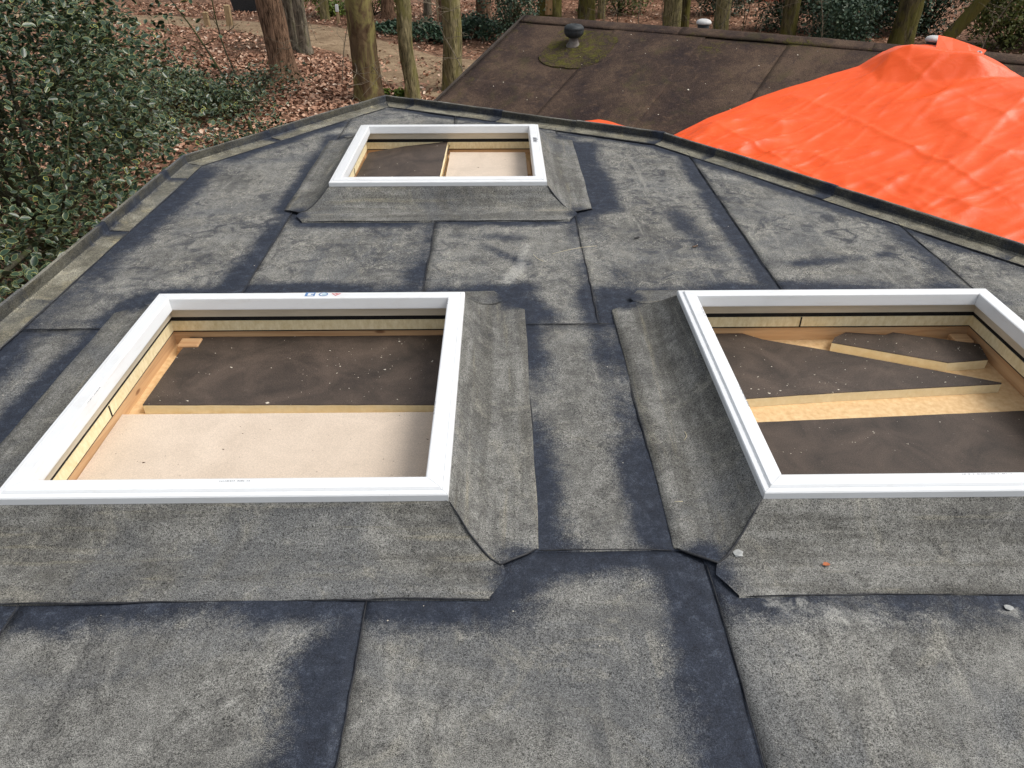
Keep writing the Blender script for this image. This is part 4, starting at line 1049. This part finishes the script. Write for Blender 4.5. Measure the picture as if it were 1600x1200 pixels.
# peeled wood on the torn trunk
s_ = NT('peeled_wood', .8); M['peeled'] = s_.done(s_.ramp(s_.noise(s_.map(s_.pos, (9, 9, 1.5)), 1, 4), [(.3, (.22, .13, .06)), (.7, (.46, .30, .15))]))
pv = []
for j in range(9):
    z = -.2 + j * .4 - 2
    for k, t in enumerate(np.linspace(-1.95, -1.25, 5)):
        w = .39 * (1 - .05 * j) + .012; pv.append((1.5 + w * math.cos(t) * (1), 25.6 + w * math.sin(t), z + .4))
pf = [(j * 5 + k, j * 5 + k + 1, (j + 1) * 5 + k + 1, (j + 1) * 5 + k) for j in range(8) for k in range(4)]
torn = [o for o in bpy.data.objects if o.get('label', '').startswith('broad torn')][0]
link('peeled_patch', mesh('peeled_patch', pv, pf, True), M['peeled'], torn)
# big sloping bough right of the dark trunk
bt = empty('tree', (10.6, 20.0, -2.05), 'mossy tree with a bough sloping up to the right above the tarpaulin', 'tree')
P, R = limb((10.6, 20.0, -2.2), (12.6, 19.4, 1.4), .17, .11, 12, .05, 77, 12); link('trunk', mesh('trunk', *tube(P, R, 12, jit=.06), True), M['bark_dark'], bt)
P, R = limb((11.8, 19.65, -.1), (14.6, 19.0, .35), .09, .05, 10, .10, 78); link('branch', mesh('branch', *tube(P, R, 9, jit=.06), True), M['bark_dark'], bt)
P, R = limb((12.6, 19.4, 1.4), (14.2, 19.2, 4.2), .11, .03, 10, .10, 79); link('branch', mesh('branch', *tube(P, R, 9, jit=.06), True), M['bark_dark'], bt)

# ------------------------------------------------------------------ shrubs
GREENS = {'dark': [(0, (.012, .028, .018)), (.6, (.040, .072, .042)), (1, (.11, .15, .09))], 'bright': [(0, (.03, .06, .008)), (.6, (.10, .15, .02)), (1, (.20, .25, .045))],
          'olive': [(0, (.03, .042, .012)), (.6, (.10, .12, .03)), (1, (.20, .22, .07))], 'ivy': [(0, (.010, .026, .016)), (.6, (.03, .062, .036)), (1, (.08, .13, .075))]}
GREENS = {k: [(p, tuple(min(.5, 1.35 * q) for q in c)) for p, c in st] for k, st in GREENS.items()}
for k, st in GREENS.items(): M['leaf_' + k] = leafmat('leaves_' + k, st, .5, .4)
def shrub(name, c, rad, n, kind, label, seed, leaf=(.06, .11), group=None, dense=.5):
    rg = np.random.default_rng(seed); rr = random.Random(seed); root = empty(name, (c[0], c[1], gz(c[0], c[1])), label, 'shrub', group)
    rad = np.array(rad); ns = max(6, n // 70); sp = []
    while len(sp) < ns:
        d = rg.normal(size=3); d /= np.linalg.norm(d); q = np.array(c) + d * rad * rg.uniform(.2, 1) ** .5
        if q[2] < -2.0 or fbm(q[0], q[1], q[2] + seed, 1.1) < -.15: continue
        sp.append(q)
    base = Vector(root.location); parts = [tube(*limb(base, Vector(q), .02, .004, 6, .12, i), 5) for i, q in enumerate(sp[::3])]
    link('stem', mesh('stem', *join(parts), True), M['holly_bark'], root)
    pos = np.concatenate([q + rg.normal(size=(n // ns, 3)) * rad * .17 for q in sp]); pos = pos[pos[:, 2] > -2.1]; m = len(pos)
    o = link('crown', scatter('crown', SLEAF, SLEAF_F, pos, rand_rot(m, .4, rg), rg.uniform(*leaf, m), np.clip(rg.normal(.5, .25, m), 0, 1)), M['leaf_' + kind], root); o['kind'] = 'stuff'
shrub('garden_shrub', (-5.5, 26.6, -1.55), (.75, .6, .7), 2600, 'bright', 'bright yellow green shrub left of the small white capped post', 101)
shrub('garden_shrub', (-4.1, 27.0, -1.5), (.8, .6, .75), 2800, 'bright', 'bright yellow green shrub right of the small white capped post', 102)
shrub('ivy_patch', (-1.9, 22.7, -1.9), (.75, .7, .3), 2200, 'ivy', 'dark ivy mound between the knobbly trunk and the path', 103, (.07, .12))
shrub('ivy_patch', (-.6, 23.3, -1.9), (1.0, .8, .35), 2600, 'ivy', 'dark ivy mound right of the straight green trunk', 104, (.07, .12))
shrub('ivy_patch', (-3.0, 23.6, -1.95), (.8, .5, .22), 1200, 'ivy', 'thin ivy strip beyond the path behind the mottled trunk', 105, (.07, .12))
shrub('fern_tuft', (-2.15, 16.1, -1.9), (.25, .22, .2), 500, 'bright', 'small green tuft between the mottled and knobbly trunks', 106, (.05, .12))
shrub('evergreen_tree', (.3, 22.6, -.4), (.9, .8, 1.7), 7000, 'dark', 'dark feathery evergreen left of the torn trunk', 107, (.05, .1))
for i, (x, y, rx, rz, n, k, lb) in enumerate([(8.2, 23.6, 1.1, 1.6, 8000, 'dark', 'dark evergreen bush just right of the brown trunk, above the ridge'), (9.3, 22.2, 1.1, 1.5, 8000, 'ivy', 'blue green evergreen bush left of the thick dark mossy trunk'),
                                              (11.6, 22.6, 1.2, 1.6, 8000, 'dark', 'dark evergreen behind the sloping bough'), (12.9, 20.6, 1.2, 1.3, 7000, 'olive', 'yellow green feathery conifer under the sloping bough'), (14.4, 21.2, 1.4, 1.6, 8000, 'olive', 'yellow green conifer at the far right edge'),
                                              (7.1, 26.8, 1.2, 1.3, 5000, 'dark', 'dark bush behind the grey trunk right of the pale cap'), (3.9, 27.5, 1.3, 1.0, 3500, 'olive', 'loose olive bush between the trunks beyond the black vent'),
                                              (8.7, 20.9, .8, .8, 4500, 'dark', 'low dark bush in front of the evergreens, above the middle of the ridge'), (10.6, 23.6, 1.2, 1.5, 6000, 'ivy', 'blue green bush directly behind the thick dark mossy trunk'), (13.9, 19.4, 1.1, .9, 5000, 'olive', 'low yellow green bush nearest the right edge above the tarpaulin'), (15.6, 22.0, 1.4, 1.7, 6000, 'dark', 'dark evergreen at the far right behind the conifers')]):
    shrub('evergreen_bush', (x, y, -2 + rz * .8), (rx, .8, rz), n, k, lb, 120 + i, (.06, .12), 'evergreen bushes beyond the brown roof')

# saplings and bare brush
def sapling(x, y, H, lean, label, seed, n=7, r=.018, group='bare saplings and brush'):
    z = gz(x, y); root = empty('sapling', (x, y, z), label, 'sapling', group); rr = random.Random(seed)
    P, R = limb((0, 0, 0), (lean[0], lean[1], H), r, .005, 12, .08, seed); parts = [tube(P, R, 6)]
    link('stem', mesh('stem', *join(parts), True), M['twig'] if seed % 2 else M['holly_bark'], root, (0, 0, 0)); parts = []
    for j in range(n):
        s = P[rr.randint(2, 11)]; t = rr.uniform(0, 6.28); L = rr.uniform(.3, .9) * H * .4; e = s + Vector((math.cos(t) * L, math.sin(t) * L * .6, rr.uniform(.1, .6) * L)); Q, S = limb(s, e, r * .45, .003, 7, .16, seed + j); parts = [tube(Q, S, 5)]
        for q in range(3):
            a = Q[rr.randint(2, 7)]; parts.append(tube(*limb(a, a + Vector((rr.uniform(-.3, .3), rr.uniform(-.2, .2), rr.uniform(-.1, .35))), r * .25, .0025, 4, .15, q), 4))
        link('twig', mesh('twig', *join(parts), True), M['twig'] if seed % 2 else M['holly_bark'], root, (0, 0, 0))
sapling(-5.15, 15.6, 3.2, (-1.6, .2), 'thin dark sapling leaning left over the leaf litter', 2, 6, .022)
sapling(-5.25, 16.2, 3.0, (-.7, .3), 'thin dark sapling standing up behind the left leaning one', 4, 5, .018)
sapling(-3.4, 17.0, 2.4, (.5, .1), 'pale bare twiggy sapling left of the mottled trunk', 5, 8, .012)
sapling(-.55, 15.2, 2.2, (-.7, -.1), 'pale bare twigs in front of the straight green trunk', 7, 9, .011)
BRUSH = ['leftmost bare brush stem beyond the black vent'] + ['%s bare brush stem from the left beyond the black vent' % q for q in ('second', 'third', 'fourth', 'fifth', 'sixth', 'seventh', 'eighth', 'ninth', 'tenth')] + ['rightmost bare brush stem of the row beyond the black vent']
for i in range(11):
    x = 2.2 + i * .55 + random.uniform(-.08, .08); sapling(x, 21.5 + random.uniform(-1, 2.5), random.uniform(2.2, 3.4), (random.uniform(-.5, .5), 0), BRUSH[i], 20 + i, 6, .013, 'bare brush beyond the vent')

sapling(6.6, 21.0, 2.6, (.4, 0), 'pale bare sapling right of the pale ridge cap', 41, 8, .013)
sapling(8.0, 20.2, 2.4, (-.5, 0), 'pale bare sapling in front of the dark evergreens', 43, 8, .012)
sapling(11.3, 19.0, 2.3, (.5, 0), 'pale bare sapling beside the sloping bough', 45, 8, .012)

# ------------------------------------------------------------------ posts, planter, far house
M['post'] = simple_noise('weathered_post', (.25, .17, .09), (.42, .31, .18), 9, .8, stretch=(6, 6, 1))
def post(x, y, h, w, label, cap=False):
    z = gz(x, y); root = empty('wooden_post', (x, y, z), label, 'post', 'wooden posts by the path')
    link('shaft', box_mesh(-w / 2, w / 2, -w / 2, w / 2, -.2, h, .008), M['post'], root, (0, 0, 0))
    V, F = [(-w / 2 - .006, -w / 2 - .006, h - (.16 if cap else .01)), (w / 2 + .006, -w / 2 - .006, h - (.16 if cap else .01)), (w / 2 + .006, w / 2 + .006, h - (.16 if cap else .01)), (-w / 2 - .006, w / 2 + .006, h - (.16 if cap else .01)), (0, 0, h + .03)], None
    if cap: link('white_cap', box_mesh(-w / 2 - .006, w / 2 + .006, -w / 2 - .006, w / 2 + .006, h - .18, h + .006, .006), M['pvc'], root, (0, 0, 0))
    else: link('post_top', mesh('post_top', V, [(0, 1, 4), (1, 2, 4), (2, 3, 4), (3, 0, 4), (3, 2, 1, 0)]), M['post'], root, (0, 0, 0))
post(-4.85, 24.9, .52, .075, 'slim wooden post with white cap beside the path', True)
post(-8.0, 24.6, .55, .16, 'stout tan wooden post on the near side of the path')
post(-8.7, 24.7, .40, .14, 'short tan wooden post half hidden behind the holly')
post(-1.95, 26.2, .9, .10, 'pale stake behind the knobbly trunk')
pl = empty('planter', (-8.3, 27.8, gz(-8.3, 27.8)), 'black square planter tub on the leaves beyond the path', 'planter')
V = [(-.42, -.3, 0), (.42, -.3, 0), (.42, .3, 0), (-.42, .3, 0), (-.48, -.36, .42), (.48, -.36, .42), (.48, .36, .42), (-.48, .36, .42), (-.42, -.3, .42), (.42, -.3, .42), (.42, .3, .42), (-.42, .3, .42), (-.4, -.28, .3), (.4, -.28, .3), (.4, .28, .3), (-.4, .28, .3)]
link('tub', mesh('tub', V, [(0, 1, 5, 4), (1, 2, 6, 5), (2, 3, 7, 6), (3, 0, 4, 7), (4, 5, 9, 8), (5, 6, 10, 9), (6, 7, 11, 10), (7, 4, 8, 11), (8, 9, 13, 12), (9, 10, 14, 13), (10, 11, 15, 14), (11, 8, 12, 15)]), M['vent_black'], pl, (0, 0, 0))
link('soil', mesh('soil', V[12:], [(0, 1, 2, 3)]), M['board'], pl, (0, 0, 0))
M['brick'] = simple_noise('red_brick', (.26, .055, .032), (.40, .10, .06), 30, .9)
M['tile'] = simple_noise('red_roof_tile', (.30, .07, .04), (.42, .12, .07), 8, .8)
M['window'] = NT('window_glass', .1, .6).done((.03, .035, .04))
fh = empty('brick_house', (9, 33, -2.1), 'low red brick house half hidden behind the trees at the top', 'building')
link('wall', box_mesh(2, 17, 31, 36, -2.4, .6), M['brick'], fh)
V = [(1.7, 30.6, .6), (17.3, 30.6, .6), (17.3, 36.4, .6), (1.7, 36.4, .6), (1.7, 33.5, 2.8), (17.3, 33.5, 2.8)]
link('roof', mesh('roof', V, [(0, 1, 5, 4), (2, 3, 4, 5), (1, 2, 5), (3, 0, 4), (3, 2, 1, 0)]), M['tile'], fh)
for x in (3.5, 7, 10.5, 14):
    w = link('window', box_mesh(x, x + 1.2, 30.95, 31.02, -1.3, 0), M['window'], fh); link('window_frame', box_mesh(x - .06, x + 1.26, 30.93, 30.97, -1.4, -1.3), M['pvc'], w)
